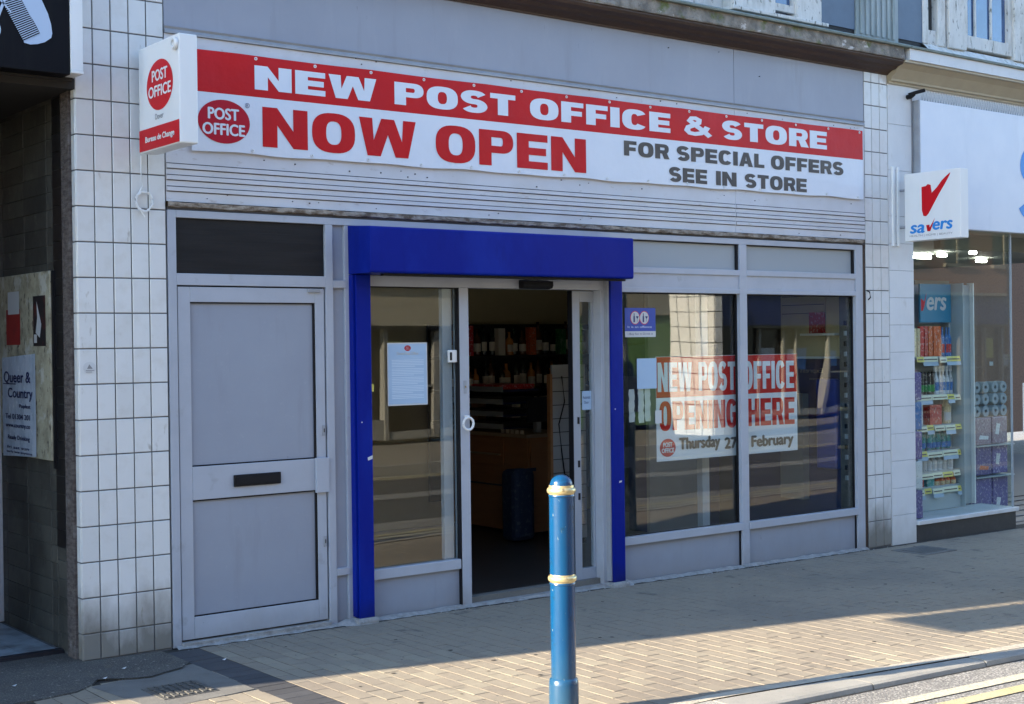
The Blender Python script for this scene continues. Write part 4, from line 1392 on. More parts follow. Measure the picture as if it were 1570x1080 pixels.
# dark display of shelving deeper in
for sx in (10.9, 12.3):
    gs = thing('gondola_shelf', ('dark gondola shelving deep inside the pharmacy entrance, nearer the window' if sx < 11 else 'dark gondola shelving deep inside the pharmacy entrance, at the right edge'), 'shelf', (sx + .6, 3.1, -.09))
    bx(sx, sx + 1.25, 3.0, 3.2, -.09, 2.0).build('back_panel', 'shelf_black', gs)
    for z in (.1, .5, .9, 1.3, 1.7):
        bx(sx, sx + 1.25, 2.72, 2.999, z, z + .025).build('shelf', 'wood_edge', gs)
        for k in range(9):
            bx(sx + .03 + k * .135, sx + .135 + k * .135, 2.78, 2.96, z + .026, z + .026 + random.uniform(.14, .3)).build('stock', random.choice(['prod_red', 'prod_black', 'prod_green', 'prod_purple', 'prod_orange', 'prod_black']), gs)

# window display unit
un = thing('display_unit', 'grey window display unit with sloping shelf labels behind the pharmacy glass', 'shelf', (9.4, .4, .11))
bx(9.14, 9.80, .56, .60, .13, 2.30).build('back_panel', 'unit_grey', un)
bx(9.800, 9.815, .30, .60, .13, 2.31).build('side_panel', 'unit_grey', un)
bx(9.128, 9.139, .46, .60, .13, 2.30).build('side_panel', 'white_plastic', un)
bx(9.10, 9.79, .34, .559, .13, .36).build('base_panel', 'unit_grey', un)
bx(9.77, 10.13, .44, .46, .13, 2.30).build('wing_panel', 'unit_grey', un)
bx(10.12, 10.135, .40, .47, .13, 2.32).build('wing_edge', 'white_plastic', un)
tp = bx(9.275, 9.765, .41, .43, 1.93, 2.30).build('header_panel', 'teal_panel', un)
place_mesh('lettering', font2d('ers', w=.30, h=.12, bold=.008, shear=.15), (9.38, .4085, 2.05), UX, UZ, 'paper_white', tp)
place_mesh('red_tick', ([(0, 0), (.0, .12), (.05, .09), (.09, .18), (.055, .05), (.03, 0)], [(0, 1, 2, 3, 4, 5)]), (9.285, .4088, 2.04), UX, UZ, 'sign_red', tp)
levels = [1.60, 1.235, .945, .70, .498, .345]
for li, z in enumerate(levels):
    sh = bx(9.10, 9.79, .345, .559, z - .02, z).build('shelf', 'unit_grey', un)
    a = 9.08
    k = li
    while a < 9.74:
        w_ = random.choice((.11, .16, .24))
        b = min(a + w_, 9.78)
        dz = random.uniform(-.012, .004)
        dy = random.uniform(-.02, .0)
        MB().poly([(a, .325 + dy, z - .050 + dz), (b, .325 + dy, z - .050 + dz), (b, .336 + dy, z + .0 + dz), (a, .336 + dy, z + .0 + dz)]).build('price_strip', ('label_yellow', 'label_pale', 'label_pale')[k % 3], sh)
        MB().poly([(a + .01, .3235 + dy, z - .032 + dz), (b - .02, .3235 + dy, z - .032 + dz), (b - .02, .3255 + dy, z - .022 + dz), (a + .01, .3255 + dy, z - .022 + dz)]).build('price_print', 'ink_dark', sh)
        if k % 2 and li != 4:
            MB().poly([(a, .319 + dy, z - .088 + dz), (b, .319 + dy, z - .088 + dz), (b, .324 + dy, z - .052 + dz), (a, .324 + dy, z - .052 + dz)]).build('price_strip', 'label_price', sh)
        a = b + .004
        k += 1

def bottle_mesh(kind, h, r, m):
    mb = MB()
    if kind == 'bottle':
        mb.lathe(0, 0, [(r * .95, 0), (r, .01), (r, h * .62), (r * .45, h * .76), (r * .4, h * .98), (r * .3, h)], 12)
    elif kind == 'spray':
        mb.lathe(0, 0, [(r, 0), (r, h * .5), (r * .5, h * .68), (r * .4, h * .8)], 12)
        mb.box(-r * 1.1, r * .7, -r * .35, r * .35, h * .8, h)
    elif kind == 'tube':
        mb.lathe(0, 0, [(r * .7, 0), (r * .7, h * .12), (r, h * .2), (r * .9, h * .9), (r * .15, h)], 12)
    else:
        mb.box(-r, r, -r * .6, r * .6, 0, h)
        mb.box(-r * .8, r * .8, -r * .62, -r * .6, h * .2, h * .8)
    return mb.mesh('product', m)
def row(kind, n, xa, xb, z, h, m, name, label, group, y=.42, r=None, cap=None):
    r = r or (xb - xa) / n / 2 * .88
    me = bottle_mesh(kind, h, r, m)
    lbm = None
    if kind != 'box':
        q = MB()
        for k in range(7):
            a0, a1 = rad(200 + k * 20), rad(220 + k * 20)
            q.poly([(r * 1.01 * math.cos(a0), r * 1.01 * math.sin(a0), h * .12), (r * 1.01 * math.cos(a1), r * 1.01 * math.sin(a1), h * .12), (r * 1.01 * math.cos(a1), r * 1.01 * math.sin(a1), h * .42), (r * 1.01 * math.cos(a0), r * 1.01 * math.sin(a0), h * .42)])
        lbm = q.mesh('label', cap or 'paper_white')
    for i in range(n):
        o = bpy.data.objects.new(name, me)
        C.objects.link(o)
        o.location = (xa + (i + .5) * (xb - xa) / n, y + random.uniform(-.006, .006), z)
        o.rotation_euler = (0, 0, random.gauss(0, .08))
        ORG[o.name] = o.location.copy()
        tag(o, label + (', ' + nth(i, n) if n > 1 else ''), 'product', group)
        if lbm:
            l = bpy.data.objects.new('label', lbm)
            C.objects.link(l)
            l.parent = o
row('box', 3, 9.101, 9.260, 1.602, .27, 'prod_cream', 'product_box', 'cream striped carton on the top pharmacy window shelf', 'cream cartons on the top window shelf')
row('box', 2, 9.265, 9.384, 1.602, .29, 'prod_red', 'product_box', 'dark red carton on the top pharmacy window shelf', 'dark red cartons on the top window shelf')
row('box', 3, 9.390, 9.599, 1.602, .29, 'prod_orange', 'product_box', 'orange carton on the top pharmacy window shelf', 'orange cartons on the top window shelf')
row('bottle', 3, 9.610, 9.769, 1.602, .28, 'prod_blue', 'product_bottle', 'blue bottle on the top pharmacy window shelf', 'blue bottles on the top window shelf', cap='prod_red')
row('box', 2, 9.101, 9.237, 1.237, .24, 'prod_pink', 'product_box', 'pinkish carton on the second pharmacy window shelf', 'pink cartons on the second window shelf')
row('tube', 4, 9.260, 9.486, 1.237, .22, 'prod_black', 'product_tube', 'black topped tube on the second pharmacy window shelf', 'black tubes on the second window shelf', cap='prod_green')
row('spray', 5, 9.497, 9.780, 1.237, .27, 'prod_white', 'product_spray', 'white and blue spray bottle on the second pharmacy window shelf', 'white sprays on the second window shelf', cap='prod_blue')
row('box', 1, 9.101, 9.260, .947, .20, 'prod_white', 'product_box', 'pale framed box on the middle pharmacy window shelf', 'middle shelf pale box')
row('box', 1, 9.316, 9.542, .947, .19, 'prod_red', 'product_box', 'maroon gift box on the middle pharmacy window shelf', 'middle shelf maroon box')
row('bottle', 1, 9.622, 9.735, .947, .26, 'prod_cream', 'product_bottle', 'tall cream bottle on the middle pharmacy window shelf', 'middle shelf cream bottle')
row('bottle', 2, 9.101, 9.237, .702, .20, 'prod_blue', 'product_bottle', 'blue capped jar on the fourth pharmacy window shelf', 'blue jars on the fourth window shelf', cap='prod_orange')
row('tube', 6, 9.260, 9.735, .702, .17, 'prod_teal', 'product_tube', 'teal packet on the fourth pharmacy window shelf', 'teal packets on the fourth window shelf', cap='prod_blue')
row('bottle', 8, 9.101, 9.757, .499, .15, 'prod_white', 'product_bottle', 'small white bottle on the fifth pharmacy window shelf', 'small white bottles on the fifth window shelf')
row('box', 1, 9.101, 9.237, .347, .125, 'prod_red', 'product_pouch', 'crimson pouch on the lowest pharmacy window shelf', 'lowest shelf crimson pouch', y=.39)
row('box', 1, 9.260, 9.395, .347, .125, 'prod_teal', 'product_pouch', 'teal pouch on the lowest pharmacy window shelf', 'lowest shelf teal pouch', y=.39)
row('spray', 4, 9.418, 9.757, .347, .125, 'prod_orange', 'product_spray', 'orange trigger spray on the lowest pharmacy window shelf', 'orange sprays on the lowest window shelf', y=.39, cap='prod_cream')
# toilet rolls and purple packs beside the unit
tr = thing('toilet_roll_pack', 'stack of pale blue wrapped toilet rolls in the right part of the pharmacy window', 'toilet rolls', (10.6, .65, .96))
for i in range(4):
    for j in range(3):
        mb = MB()
        cx, cz = 10.47 + i * .15 + (.02 if i > 1 else 0), 1.02 + j * .122
        mb2 = MB().lathe(0, 0, [(.020, 0.02), (.020, 0.0), (.056, 0.0), (.060, .01), (.060, .1)], 18)
        mb.v = [(cx + a, .60 + c, cz + b) for a, b, c in mb2.v]
        mb.f = mb2.f[1:]
        mb.build('roll', 'roll_white', tr)
        MB().poly([(cx - .018, .612, cz - .018), (cx + .018, .612, cz - .018), (cx + .018, .612, cz + .018), (cx - .018, .612, cz + .018)]).build('core', 'prod_black', tr)
for (z, z1_, m_, nm, lb) in ((.68, .955, 'prod_pink', 'product_pack', 'pinkish wrapped packs under the toilet rolls in the pharmacy window'), (.37, .66, 'prod_purple', 'product_pack', 'purple packs with an orange flash, middle tier beside the display unit'), (-.085, .34, 'prod_purple', 'product_pack', 'purple packs standing at the bottom right behind the pharmacy glass')):
    p_ = thing(nm, lb, 'pack', (10.55, .65, z))
    bx(10.41, 10.68, .58, .74, z, z1_).build('carton', m_, p_, .01)
    bx(10.73, 11.0, .60, .76, z, z1_).build('carton', m_, p_, .01)
    MB().poly([(10.46, .5785, z + .06), (10.62, .5785, z + .05), (10.63, .5785, z + .085), (10.48, .5785, z + .1)]).build('print', 'prod_orange' if z == .37 else 'prod_white', p_)
    MB().poly([(10.78, .5985, z + .10), (10.84, .5985, z + .09), (10.87, .5985, z + .2), (10.80, .5985, z + .21)]).build('print', 'prod_white', p_)
for z in (.67, .35):
    bx(10.38, 11.05, .55, .80, z - .008, z + .004).build('glass_shelf', 'unit_grey', tr)

# tall purple pack against the left pier
for k in range(5):
    tag(bx(8.70, 8.80, .06, .18, .13 + k * .27, .13 + k * .27 + .255).build('product_pack', ('prod_purple', 'prod_white', 'prod_purple', 'prod_blue', 'prod_purple')[k], None, .008, at=(8.75, .12, .13 + k * .27)),
        ('purple', 'white', 'purple', 'blue', 'purple')[k] + ' pack stacked at the left end of the pharmacy window, ' + ('at the bottom', 'second from the bottom', 'in the middle', 'second from the top', 'at the top')[k], 'pack', 'packs stacked at the left of the pharmacy window')
# green drums by the entrance
for k in range(4):
    mb = MB().lathe(11.75, 1.9, [(.20, .0 + k * .30 - .08), (.21, .02 + k * .30 - .08), (.21, .27 + k * .3 - .08), (.19, .285 + k * .3 - .08)], 20)
    tag(mb.build('product_tub', ('prod_green', 'prod_blue', 'prod_green', 'prod_white')[k], at=(11.75, 1.9, k * .3 - .08)), ('green tub at the bottom', 'blue tub second from the bottom', 'green tub second from the top', 'white tub on the top')[k] + ' of the pile inside the pharmacy entrance', 'tub', 'tubs piled inside the pharmacy entrance')
for a in (10.17,):
    for k in range(4):
        Q('glass_dot', bx(10.145, 10.1465, .2 + k * .28, .24 + k * .28, 1.50, 1.54), 'paper_white')

# ------------------------------------------------------------------ barber shop to the left
bb = thing('barber_building', 'dark barber shop front on the left with a black fascia over a tiled lobby', 'building', (0, 0, 0))
def B_(name, mb, m, bevel=0, **k):
    return mb.build(name, m, bb, bevel, **k)
fs = thing('barber_sign', 'black shop fascia with a silver comb and scissors cut out of metal', 'sign', (0, -.15, 3.3))
bx(-3.9, .822, -.15, -.03, 3.30, 4.13).build('sign_panel', 'barber_black', fs, .004)
bx(.8235, .893, -.158, -.0022, 3.325, 4.13).build('end_trim', 'sign_white', fs, .003)
bx(.8235, .893, -.166, -.0022, 3.308, 3.324).build('end_cap', 'sign_white', fs, .003)
# comb, lying diagonally: back curve, teeth
Yc = -.156
def comb():
    mb = MB()
    # body outline: top edge left to tip, curved spine down to the lower end, tooth root line back up
    out = [(.520, 3.74), (.640, 3.74), (.672, 3.68), (.700, 3.62), (.716, 3.565), (.722, 3.515), (.716, 3.490), (.680, 3.462), (.640, 3.447), (.600, 3.440), (.566, 3.446), (.568, 3.455), (.655, 3.505), (.640, 3.535), (.620, 3.57), (.600, 3.60), (.575, 3.645), (.545, 3.70)]
    n = len(out)
    mb.v = [(a, Yc, b) for a, b in out] + [(a, Yc + .005, b) for a, b in out]
    mb.f = [tuple(range(n)), tuple(reversed(range(n, 2 * n)))] + [(k, (k + 1) % n, n + (k + 1) % n, n + k) for k in range(n)]
    return mb
cu = bpy.data.curves.new('comb', 'CURVE')
cu.dimensions = '2D'
cu.fill_mode = 'BOTH'
cb = comb().v[:18]
sp = cu.splines.new('POLY')
sp.points.add(17)
for p_, q_ in zip(sp.points, cb):
    p_.co = (q_[0], q_[2] - 3.4, 0, 1)
sp.use_cyclic_u = True
place_mesh('comb_back', curve_to_2d(cu), (0, Yc, 3.4), UX, UZ, 'comb_silver', fs)
tt = MB()
for k in range(26):
    t = k / 25
    rx, rz = .655 + (.520 - .655) * t, 3.503 + (3.74 - 3.503) * t
    ex, ez = .566 + (.425 - .566) * t, 3.452 + (3.70 - 3.452) * t
    dx, dz = (.520 - .655) / 60, (3.74 - 3.503) / 60
    tt.poly([(rx, Yc, rz), (ex, Yc, ez), (ex + dx, Yc, ez + dz), (rx + dx, Yc, rz + dz)])
tt.build('comb_teeth', 'comb_silver', fs)
sc = MB()
for (a, b, c, d, w_) in ((.40, 3.50, .52, 3.80, .022), (.36, 3.75, .50, 3.60, .02)):
    L_ = math.hypot(c - a, d - b)
    nx_, nz_ = -(d - b) / L_ * w_ / 2, (c - a) / L_ * w_ / 2
    sc.poly([(a - nx_, Yc - .002, b - nz_), (c - nx_ * .3, Yc - .002, d - nz_ * .3), (c + nx_ * .3, Yc - .002, d + nz_ * .3), (a + nx_, Yc - .002, b + nz_)])
sc.build('scissor_blade', 'comb_silver', fs)
sr = MB()
n = 24
for k in range(n):
    a0, a1 = 2 * math.pi * k / n, 2 * math.pi * (k + 1) / n
    cx, cz, r0, r1 = .385, 3.50, .035, .058
    sr.poly([(cx + r0 * math.cos(a0), Yc - .003, cz + r0 * math.sin(a0)), (cx + r1 * math.cos(a0), Yc - .003, cz + r1 * math.sin(a0)), (cx + r1 * math.cos(a1), Yc - .003, cz + r1 * math.sin(a1)), (cx + r0 * math.cos(a1), Yc - .003, cz + r0 * math.sin(a1))])
sr.build('scissor_ring', 'comb_silver', fs)

# side of the lobby: worn timber edge, black tile strip, dirty tiles, mortar behind
X = .9
B_('lobby_side_core', bx(.9045, 1.44, .30, 4.0, -.05, 3.35), 'grout')
B_('timber_edge', bx(.885, .9044, .070, .196, 0, 3.32), 'worn_wood', .003)
def side_tile(name, y0, y1, z0, z1, m, x=.9044, t=.008):
    w_, h_ = y1 - y0 - .004, z1 - z0 - .004
    key = ('side', round(w_, 3), round(h_, 3), m)
    if key not in tile_cache:
        b = MB().cbox(0, w_, 0, t, 0, h_, .002)
        q = MB()
        q.v = [(yy, w_ - xx, zz_) for xx, yy, zz_ in b.v]
        q.f = b.f
        tile_cache[key] = q.mesh(name, m)
    inst(name, tile_cache[key], bb, (x - t, y0 + .002, z0 + .002), (0, random.gauss(0, .003), random.gauss(0, .003)))
z = .62
while z < 3.3:
    side_tile('black_tile', .20, .365, z, z + .105, 'tile_black', .9044, .012)
    z += .105
z = .02
while z < .62:
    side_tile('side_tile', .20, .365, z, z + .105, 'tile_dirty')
    z += .105
z = .0
row_i = 0
while z < 3.30:
    for (a, b) in ((.37, .467), (.469, .87), (.872, 1.27), (1.272, 1.36)):
        if a > .46 and 1.20 < z + .05 < 2.13:
            continue
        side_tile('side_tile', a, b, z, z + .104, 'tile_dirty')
    z += .104
# notice board of bare cream board on that wall, with bills
nb = thing('notice_board', 'peeling cream notice board with torn bills on the lobby side wall', 'notice board', (.88, .9, 1.12))
mb = MB().box(.868, .896, .365, 1.28, 1.125, 2.242)
mb.build('board', 'board_cream', nb, .004)
bx(.878, .897, .335, .363, 1.08, 2.24).build('black_batten', 'rubber_black', nb)  # black strip along the near edge of the board
Xb = .8675
def side_rect(name, ya, yb, z0, z1, m, dx=0, parent=nb):
    return place_mesh(name, rect2d(ya - yb, z1 - z0), (Xb - dx, ya, z0), DU, DV, m, parent)
side_rect('red_bill', 1.14, .88, 1.81, 2.03, 'poster_red', .001)
side_rect('red_bill_head', 1.10, .89, 2.0, 2.14, 'paper_white', .002)
side_rect('black_bill', .645, .43, 1.80, 2.10, 'poster_black', .001)
place_mesh('torn_paper', ([(0, .0), (.07, -.03), (.10, .05), (.06, .12), (.02, .19), (.03, .09)], [(0, 1, 2, 3, 4, 5)]), (Xb - .002, .60, 1.88), DU, DV, 'paper_white', nb)
side_rect('black_bill_print', .63, .58, 1.82, 1.87, 'paper_white', .002)
mb = MB()
N = 10
for i in range(N):
    for j in range(12):
        ya, yb = 1.225 - .61 * i / N, 1.225 - .61 * (i + 1) / N
        za, zb_ = 1.135 + .62 * j / 12, 1.135 + .62 * (j + 1) / 12
        def q(y_, z_):
            return (Xb - .003 - .002 * math.sin(y_ * 31) * math.sin(z_ * 23), y_, z_ - .04 * (y_ - .61))
        mb.poly([q(ya, za), q(yb, za), q(yb, zb_), q(ya, zb_)])
mb.build('paper_bill', 'poster_blue', nb)
for s_, y_, z_, w_, h_ in (('Queer &', 1.185, 1.575, .49, .080), ('Country', 1.11, 1.475, .45, .078), ('Popfest', .90, 1.425, .20, .03), ('Tel 01304 201', 1.16, 1.36, .45, .032), ('www.country.co', 1.16, 1.30, .45, .030), ('Ready Drinking', 1.12, 1.225, .40, .034), ('fri sat sun', 1.14, 1.175, .40, .018), ('early late anytime', 1.15, 1.145, .47, .018)):
    place_mesh('bill_lettering', font2d(s_, w=w_, h=h_, bold=.0025 if h_ > .05 else .001), (Xb - .0065, y_, z_ - .01), DU, DV, 'ink_navy', nb)
side_rect('underline', 1.20, .96, 1.565, 1.571, 'ink_navy', .0065)

# lobby
B_('lobby_ceiling', bx(-4.0, .9, .0, 4.0, 3.25, 3.35), 'ceiling_dark')
B_('lobby_soffit', bx(-4.0, .88, -.03, .0, 3.29, 3.36), 'ceiling_dark')
B_('lobby_back', bx(-4.0, .9, 4.0, 4.1, 0, 3.3), 'ceiling_dark')
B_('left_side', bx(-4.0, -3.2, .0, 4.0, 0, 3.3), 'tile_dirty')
B_('lobby_step', bx(-4.0, .9, .29, .34, -.02, .03), 'plinth_dark')
lf = MB()
for i in range(14):
    for j in range(9):
        a, b = .87 - (i + 1) * .2, .345 + j * .2
        lf.box(a + .002, a + .198, b + .002, b + .198, 0, .028)
        if b > 1.3 and a > .4:
            pass
lt = B_('lobby_floor_tiles', lf, 'lobby_tile')
lt['kind'] = 'stuff'
B_('lobby_floor_base', bx(-4.0, .9, .34, 4.0, -.02, .022), 'grout')
B_('door_frame', bx(.80, .90, 1.365, 1.44, .03, 3.2), 'white_render', .004)
B_('dark_door', bx(-.4, .80, 1.42, 1.48, .03, 3.2), 'dark_glass')
B_('shop_window', bx(-3.2, -.6, .05, .10, .5, 3.2), 'dark_glass')
B_('stall_riser', bx(-3.2, -.6, .0, .2, 0, .5), 'tile_dirty')
# hanging sign out to the left whose shadow falls along the pavement
hs = thing('hanging_sign', 'dark blade sign hanging from the barber building, out of view to the left', 'sign', (-2.1, -.8, 2.6))
bx(-2.13, -2.08, -1.13, -.56, 2.60, 3.18).build('blade', 'barber_black', hs, .005)
MB().tube([(-2.1, .0, 3.2), (-2.1, -1.15, 3.2)], .015, 8).build('arm', 'rubber_black', hs)
MB().tube([(-2.1, -.7, 3.2), (-2.1, -.7, 3.1)], .006, 6).build('hanger', 'rubber_black', hs)

# ------------------------------------------------------------------ inside the post office
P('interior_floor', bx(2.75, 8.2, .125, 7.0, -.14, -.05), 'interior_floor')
P('interior_ceiling', bx(1.45, 8.2, .06, 7.0, 2.62, 2.66), 'interior_wall')
P('interior_back', bx(1.45, 8.2, 6.0, 6.1, -.05, 2.62), 'interior_wall')
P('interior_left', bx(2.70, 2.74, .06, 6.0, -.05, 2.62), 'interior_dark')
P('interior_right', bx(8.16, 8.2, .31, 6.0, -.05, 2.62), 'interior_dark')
P('interior_post', bx(6.19, 6.27, .30, .36, -.05, 2.6), 'paint_frame')

ct = thing('sales_counter', 'brown wooden counter with a drawer seen through the open entrance', 'counter', (6.35, 3.0, -.05))
bx(6.19, 6.75, 2.60, 5.0, -.02, .88).build('carcass', 'wood_brown', ct)
bx(6.16, 6.80, 2.57, 5.0, .882, .915).build('worktop', 'wood_edge', ct, .004)
bx(6.172, 6.189, 2.95, 3.55, .60, .86).build('drawer', 'wood_brown', ct, .004)
bx(6.135, 6.171, 2.98, 3.50, .70, .715).build('drawer_handle', 'wood_edge', ct, .003)
bx(6.178, 6.189, 2.62, 5.0, .40, .415).build('groove', 'groove_dark', ct)
bx(6.22, 6.5, 2.585, 2.599, .05, .86).build('end_panel', 'wood_brown', ct)
tl = thing('till_screen', 'dark till screen on the near end of the wooden counter', 'till', (6.4, 2.75, .92))
bx(6.30, 6.60, 2.72, 2.75, 1.02, 1.26).build('screen', 'shelf_black', tl, .006)
bx(6.42, 6.48, 2.74, 2.80, .916, 1.05).build('stand', 'steel_grey', tl, .004)
pc = thing('price_cards', 'row of pale price cards along the counter edge', 'cards', (6.17, 3.0, .93))
for k in range(5):
    bx(6.163, 6.166, 2.62 + k * .075, 2.67 + k * .075, .918, .955).build('card', 'label_cream', pc)
bg = thing('wheeled_bag', 'mottled dark blue bag standing by the end of the counter', 'bag', (5.98, 2.1, -.05))
MB().box(5.80, 6.05, 2.30, 2.52, -.04, .62).build('body', 'bag_blue', bg, .05)
bx(5.80, 6.05, 2.295, 2.30, .60, .63).build('rim', 'bag_blue', bg)
sw = thing('slat_panel', 'white slatted end panel with a black cable hanging down it inside the shop', 'panel', (6.1, 1.9, -.05))
z = .0
while z < 1.50:
    bx(5.93, 6.32, 1.90, 1.92, z + .004, z + .118).build('slat', 'slat_white', sw)
    z += .122
bx(5.93, 6.32, 1.921, 1.94, -.05, 1.50).build('backing', 'shelf_black', sw)
bx(5.90, 5.929, 1.895, 1.94, -.05, 1.50).build('edge', 'wood_brown', sw)
tag(MB().tube([(6.03, 1.885, 1.48), (6.06, 1.885, 1.25), (5.99, 1.885, 1.05), (6.02, 1.885, .8), (6.05, 1.885, .6), (6.10, 1.885, .57)], .006, 6).build('black_cable', 'rubber_black', at=(6.05, 1.885, 1)), 'black cable hanging over the white slatted panel', 'cable')

P('interior_partition', bx(4.6, 8.16, 3.90, 3.95, -.05, 2.62), 'interior_wall')
# spirits wall: shelf rack with bottles
rk = thing('spirits_rack', 'black shelving full of bottles along the back of the post office', 'shelf', (7.2, 3.6, -.05))
bx(5.9, 8.1, 3.80, 3.84, .2, 1.98).build('back_panel', 'shelf_black', rk)
for z in (1.02, 1.32, 1.66):
    bx(5.9, 8.1, 3.45, 3.799, z - .03, z).build('shelf', 'shelf_black', rk)
bm = {}
def spirit(kind, m, h, r):
    mb = MB().lathe(0, 0, [(r * .97, 0), (r, .008), (r, h * .58), (r * .82, h * .68), (r * .34, h * .76), (r * .32, h * .97), (r * .38, h * .97), (r * .38, h)], 14)
    return mb.mesh('bottle', m, smooth=True)
for z, nm in ((1.66, 'upper'), (1.32, 'lower')):
    meshes = [(spirit('b', 'bottle_brown', .34, .040), .34, .040), (spirit('b', 'bottle_dark', .32, .038), .32, .038), (spirit('b', 'bottle_amber', .26, .042), .26, .042)]
    lbl = []
    for me, h, r in meshes:
        q = MB()
        for k in range(6):
            a0, a1 = rad(195 + k * 20), rad(215 + k * 20)
            q.poly([(r * 1.02 * math.cos(a0), r * 1.02 * math.sin(a0), h * .15), (r * 1.02 * math.cos(a1), r * 1.02 * math.sin(a1), h * .15), (r * 1.02 * math.cos(a1), r * 1.02 * math.sin(a1), h * .45), (r * 1.02 * math.cos(a0), r * 1.02 * math.sin(a0), h * .45)])
        lbl.append(q.mesh('label', 'label_cream'))
    for k in range(20):
        t = random.choice((0, 0, 1, 1, 2))
        o = bpy.data.objects.new('bottle', meshes[t][0])
        C.objects.link(o)
        o.location = (6.0 + k * .10 + random.uniform(-.015, .015), 3.55 + random.uniform(-.02, .02), z)
        o.rotation_euler = (0, 0, random.uniform(-.4, .4))
        q_ = random.uniform(.72, 1.08)
        o.scale = (random.uniform(.85, 1.15), 1, q_)
        tag(o, 'bottle of spirits on the %s back shelf, %s' % (nm, nth(k, 20)), 'bottle', 'bottles of spirits on the %s back shelf' % nm)
        l = bpy.data.objects.new('label', lbl[t])
        C.objects.link(l)
        l.parent = o
for k in range(8):
    h = random.uniform(.14, .22)
    a = 6.05 + k * .22
    tag(bx(a, a + .11, 3.50, 3.6, 1.02, 1.02 + h).build('gift_box', random.choice(['bottle_brown', 'label_cream', 'wood_brown']), at=(a, 3.5, 1.02)), 'small carton on the lowest back shelf, ' + nth(k, 8), 'box', 'cartons on the lowest back shelf')
for k in range(5):
    a = 6.12 + k * .40
    h = random.uniform(.22, .34)
    tag(bx(a, a + .085, 3.46, 3.53, 1.66, 1.66 + h).build('gift_box', ('prod_red', 'label_cream', 'prod_orange', 'prod_green', 'label_cream')[k], at=(a, 3.5, 1.66)), ('red', 'cream, left of centre', 'orange', 'green', 'cream, far right')[k] + ' gift carton standing among the bottles on the upper back shelf', 'box')
# low dark display baskets in front of the counter
for k in range(4):
    z = .95 + k * .12
    bkt = thing('display_tray', ('lowest', 'second', 'third', 'topmost')[k] + ' dark blue wire tray of sweets stacked on the counter', 'tray', (6.2, 3.2, z))
    bx(6.18, 6.62, 2.95, 3.9, z, z + .02).build('base', 'navy_panel', bkt)
    bx(6.165, 6.179, 2.95, 3.9, z, z + .05).build('lip', 'steel_grey', bkt)
    bx(6.2, 6.6, 3.0, 3.8, z + .021, z + .07).build('contents', 'shelf_black' if k < 3 else 'prod_red', bkt)

# fittings behind the right windows
sf = thing('partition_screen', 'grey partition panel standing behind the red window poster', 'panel', (6.6, .9, -.05))
bx(6.45, 7.05, 1.2, 1.24, -.05, 2.5).build('sheet', 'screen_frame', sf)
kb = thing('wall_shelving', 'navy and cream wall unit with white shelf edges behind the end window', 'shelf', (8.1, .8, 1.2))
bx(8.10, 8.158, .34, 1.60, -.05, 1.60).build('lower_panel', 'navy_panel', kb)
bx(8.12, 8.158, .34, .60, 1.62, 2.30).build('cream_panel', 'interior_wall', kb)
bx(8.12, 8.158, .61, 1.14, 1.62, 2.30).build('cream_panel', 'interior_wall', kb)
bx(7.99, 8.119, .40, .80, 1.815, 1.835).build('shelf', 'white_plastic', kb)
bx(7.99, 8.119, .40, .86, 1.604, 1.622).build('shelf', 'white_plastic', kb)
bx(8.095, 8.11, .60, .78, 1.836, 2.03).build('red_card', 'prod_red', kb)
for z in (2.02, 2.10, 2.18):
    bx(8.112, 8.1195, .62, 1.12, z, z + .006).build('slat_line', 'shelf_black', kb)
bx(8.02, 8.099, .80, 1.08, .30, 1.28).build('grey_box', 'screen_frame', kb)
bx(8.03, 8.099, .42, .66, .60, 1.42).build('blue_stand', 'alcohol_blue', kb, .02)
place_mesh('faint_lettering', font2d('Express', w=.27, h=.055), (8.098, .625, 1.46), (0, 1, 0), UZ, 'ink_grey', kb)
place_mesh('faint_lettering', font2d('Express', w=.16, h=.03), (8.098, .625, 1.40), (0, 1, 0), UZ, 'ink_grey', kb)
lc = thing('blue_locker', 'dark blue parcel locker standing well back behind the end window', 'locker', (7.6, 1.9, -.05))
bx(7.2, 8.05, 1.9, 2.3, -.05, 1.75).build('body', 'navy_panel', lc, .01)
for i_ in range(3):
    for j_ in range(4):
        bx(7.22 + i_ * .28, 7.48 + i_ * .28, 1.885, 1.899, .05 + j_ * .42, .45 + j_ * .42).build('door', 'navy_panel', lc, .004)
rp = thing('rope_light', 'strand of dark fixings down the inner right edge of the end window', 'fixing', (7.72, .1, 1.2))
for k in range(16):
    bx(7.735, 7.755, .07, .09, .55 + k * .09, .59 + k * .09).build('clip', 'rubber_black' if k % 2 else 'steel_grey', rp)
"""rear masses so that no daylight leaks in from behind"""

# ------------------------------------------------------------------ street furniture and the far side, mostly seen mirrored in the glass
lp = thing('lamp_post', 'tall flaking green lamp post out on the kerb, seen mirrored in the right window', 'lamp post', (7.15, -2.22, gz(7.15)))
z = gz(7.15)
MB().lathe(7.15, -2.22, [(.13, z - .05), (.13, z + 1.55), (.11, z + 1.62), (.075, z + 1.66), (.07, z + 6.0)], 24).build('column', 'post_peel', lp, smooth=True)
MB().box(7.08, 7.22, -2.36, -2.349, z + .4, z + .75).build('access_door', 'post_peel', lp, .004)
MB().tube([(7.15, -2.22, 6.0), (7.15, -2.4, 6.4), (7.15, -3.0, 6.6)], .035, 8).build('arm', 'post_peel', lp, smooth=True)
bx(7.05, 7.25, -3.6, -3.0, 6.55, 6.68).build('lantern', 'trim_metal', lp, .02)
bx(7.03, 7.27, -2.088, -2.08, z + 1.15, z + 1.5).build('bill', 'paper_white', lp)
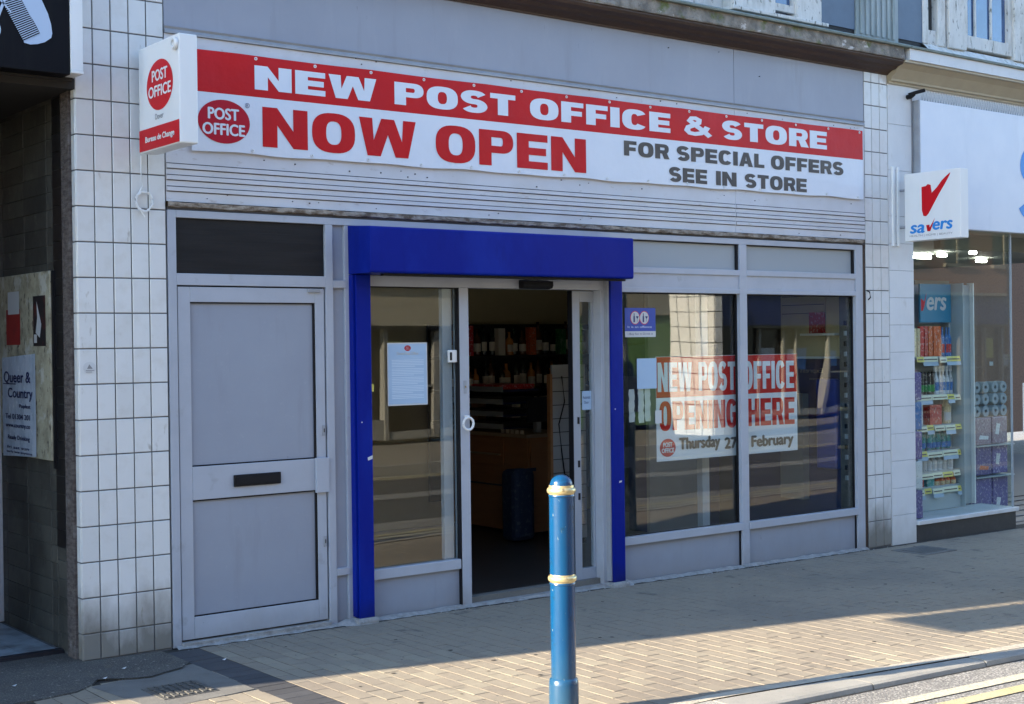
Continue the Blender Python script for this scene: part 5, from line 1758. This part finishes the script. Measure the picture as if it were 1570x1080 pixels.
bx(7.045, 7.16, -2.086, -2.08, z + .62, z + .82).build('bill', 'poster_blue', lp)

def opp_building(x0, x1, h, wm, label, fas='opp_cream', y=-13.4):
    b = thing('opposite_building', label, 'building', ((x0 + x1) / 2, y, .06))
    rnd_ = random.Random(int(x0 * 10))
    bx(x0, x1, y - 6, y - .3, .0, h).build('wall', wm, b)
    bx(x0, x1, y - .299, y, 2.12, 2.85).build('fascia', fas, b)
    bx(x0 - .05, x1 + .05, y - .1, y + .12, 2.855, 2.93).build('fascia_cornice', 'opp_cream', b)
    bx(x0, x1, y - .299, y + .02, 2.045, 2.115).build('fascia_lip', 'opp_dark', b)
    bx(x0, x1, y - .299, y - .22, .05, 2.04).build('shop_glass', 'opp_dark', b)
    k = x0
    n_ = 0
    while k < x1:
        w_ = rnd_.choice((.06, .09, .14))
        bx(k, k + w_, y - .2, y - .1, .05, 2.04).build('mullion', 'opp_frame', b)
        st_ = rnd_.choice((.62, .75, 1.1, 1.35))
        e = min(k + st_, x1)
        bx(k + w_, e, y - .2, y - .12, .06, .20 if n_ % 3 else .42).build('kick_plate', 'opp_frame', b)
        bx(k + w_, e, y - .2, y - .12, .98, 1.02).build('push_rail', 'opp_frame', b) if n_ % 2 else None
        if rnd_.random() < .7:
            pz = rnd_.uniform(.9, 1.3)
            px_ = k + w_ + rnd_.uniform(.05, .2)
            bx(px_, px_ + rnd_.uniform(.2, .4), y - .215, y - .205, pz, pz + rnd_.uniform(.3, .6)).build('bill', rnd_.choice(('paper_white', 'prod_red', 'prod_blue', 'label_yellow', 'prod_white')), b)
        k += st_
        n_ += 1
    k = x0 + .8
    while k < x1 - 1.2:
        w = bx(k, k + 1.0, y - .299, y - .28, 3.7, 5.4).build('window', 'opp_dark', b)
        bx(k - .08, k + 1.08, y - .299, y - .2, 3.6, 3.69).build('sill', 'opp_cream', w)
        bx(k + .47, k + .53, y - .279, y - .25, 3.7, 5.4).build('bar', 'opp_cream', w)
        k += 2.1
    bx(x0 - .01, x1 + .01, y - .4, y - .1, h, h + .3).build('parapet', 'stone_mossy', b)
    return b
opp_building(-14, 3, 7.5, 'opp_brick', 'brick shop row across the street to the left, behind the camera')
opp_building(3, 10.5, 7.0, 'opp_cream', 'cream fronted shops across the street, behind the camera')
opp_building(10.5, 15.2, 7.6, 'opp_cream', 'cream building across the street with dark glazed doors, mirrored in the entrance glass')
o = opp_building(19.5, 40, 7.4, 'opp_brick', 'brick building across the street, mirrored in the end window', 'navy_panel')
g1 = thing('green_kiosk', 'green painted shop unit across the street, mirrored low in the right window', 'kiosk', (17.3, -13, .06))
bx(15.3, 19.4, -15, -13.2, .06, 6.5).build('body', 'opp_brick', g1)
bx(15.3, 19.4, -13.19, -13.1, .06, 2.3).build('front', 'opp_green', g1)
bx(15.3, 19.4, -13.19, -13.0, 2.3, 3.0).build('fascia', 'opp_cream', g1)
pr = thing('tiled_pier', 'sunlit white tiled corner pier across the street, mirrored beside the red window poster', 'pier', (16.4, -10.2, .06))
bx(16.22, 16.42, -10.78, -9.85, .06, 7.0).build('core', 'grout', pr)
mb = MB()
for j in range(24):
    for i in range(4):
        mb.box(16.21, 16.22, -10.78 + i * .2325 + .010, -10.78 + (i + 1) * .2325 - .010, .08 + j * .28, .08 + j * .28 + .262)
    mb.box(16.225, 16.415, -9.85, -9.84, .08 + j * .28, .08 + j * .28 + .262)
q = mb.build('tiles', 'opp_tile', pr)
q['kind'] = 'stuff'
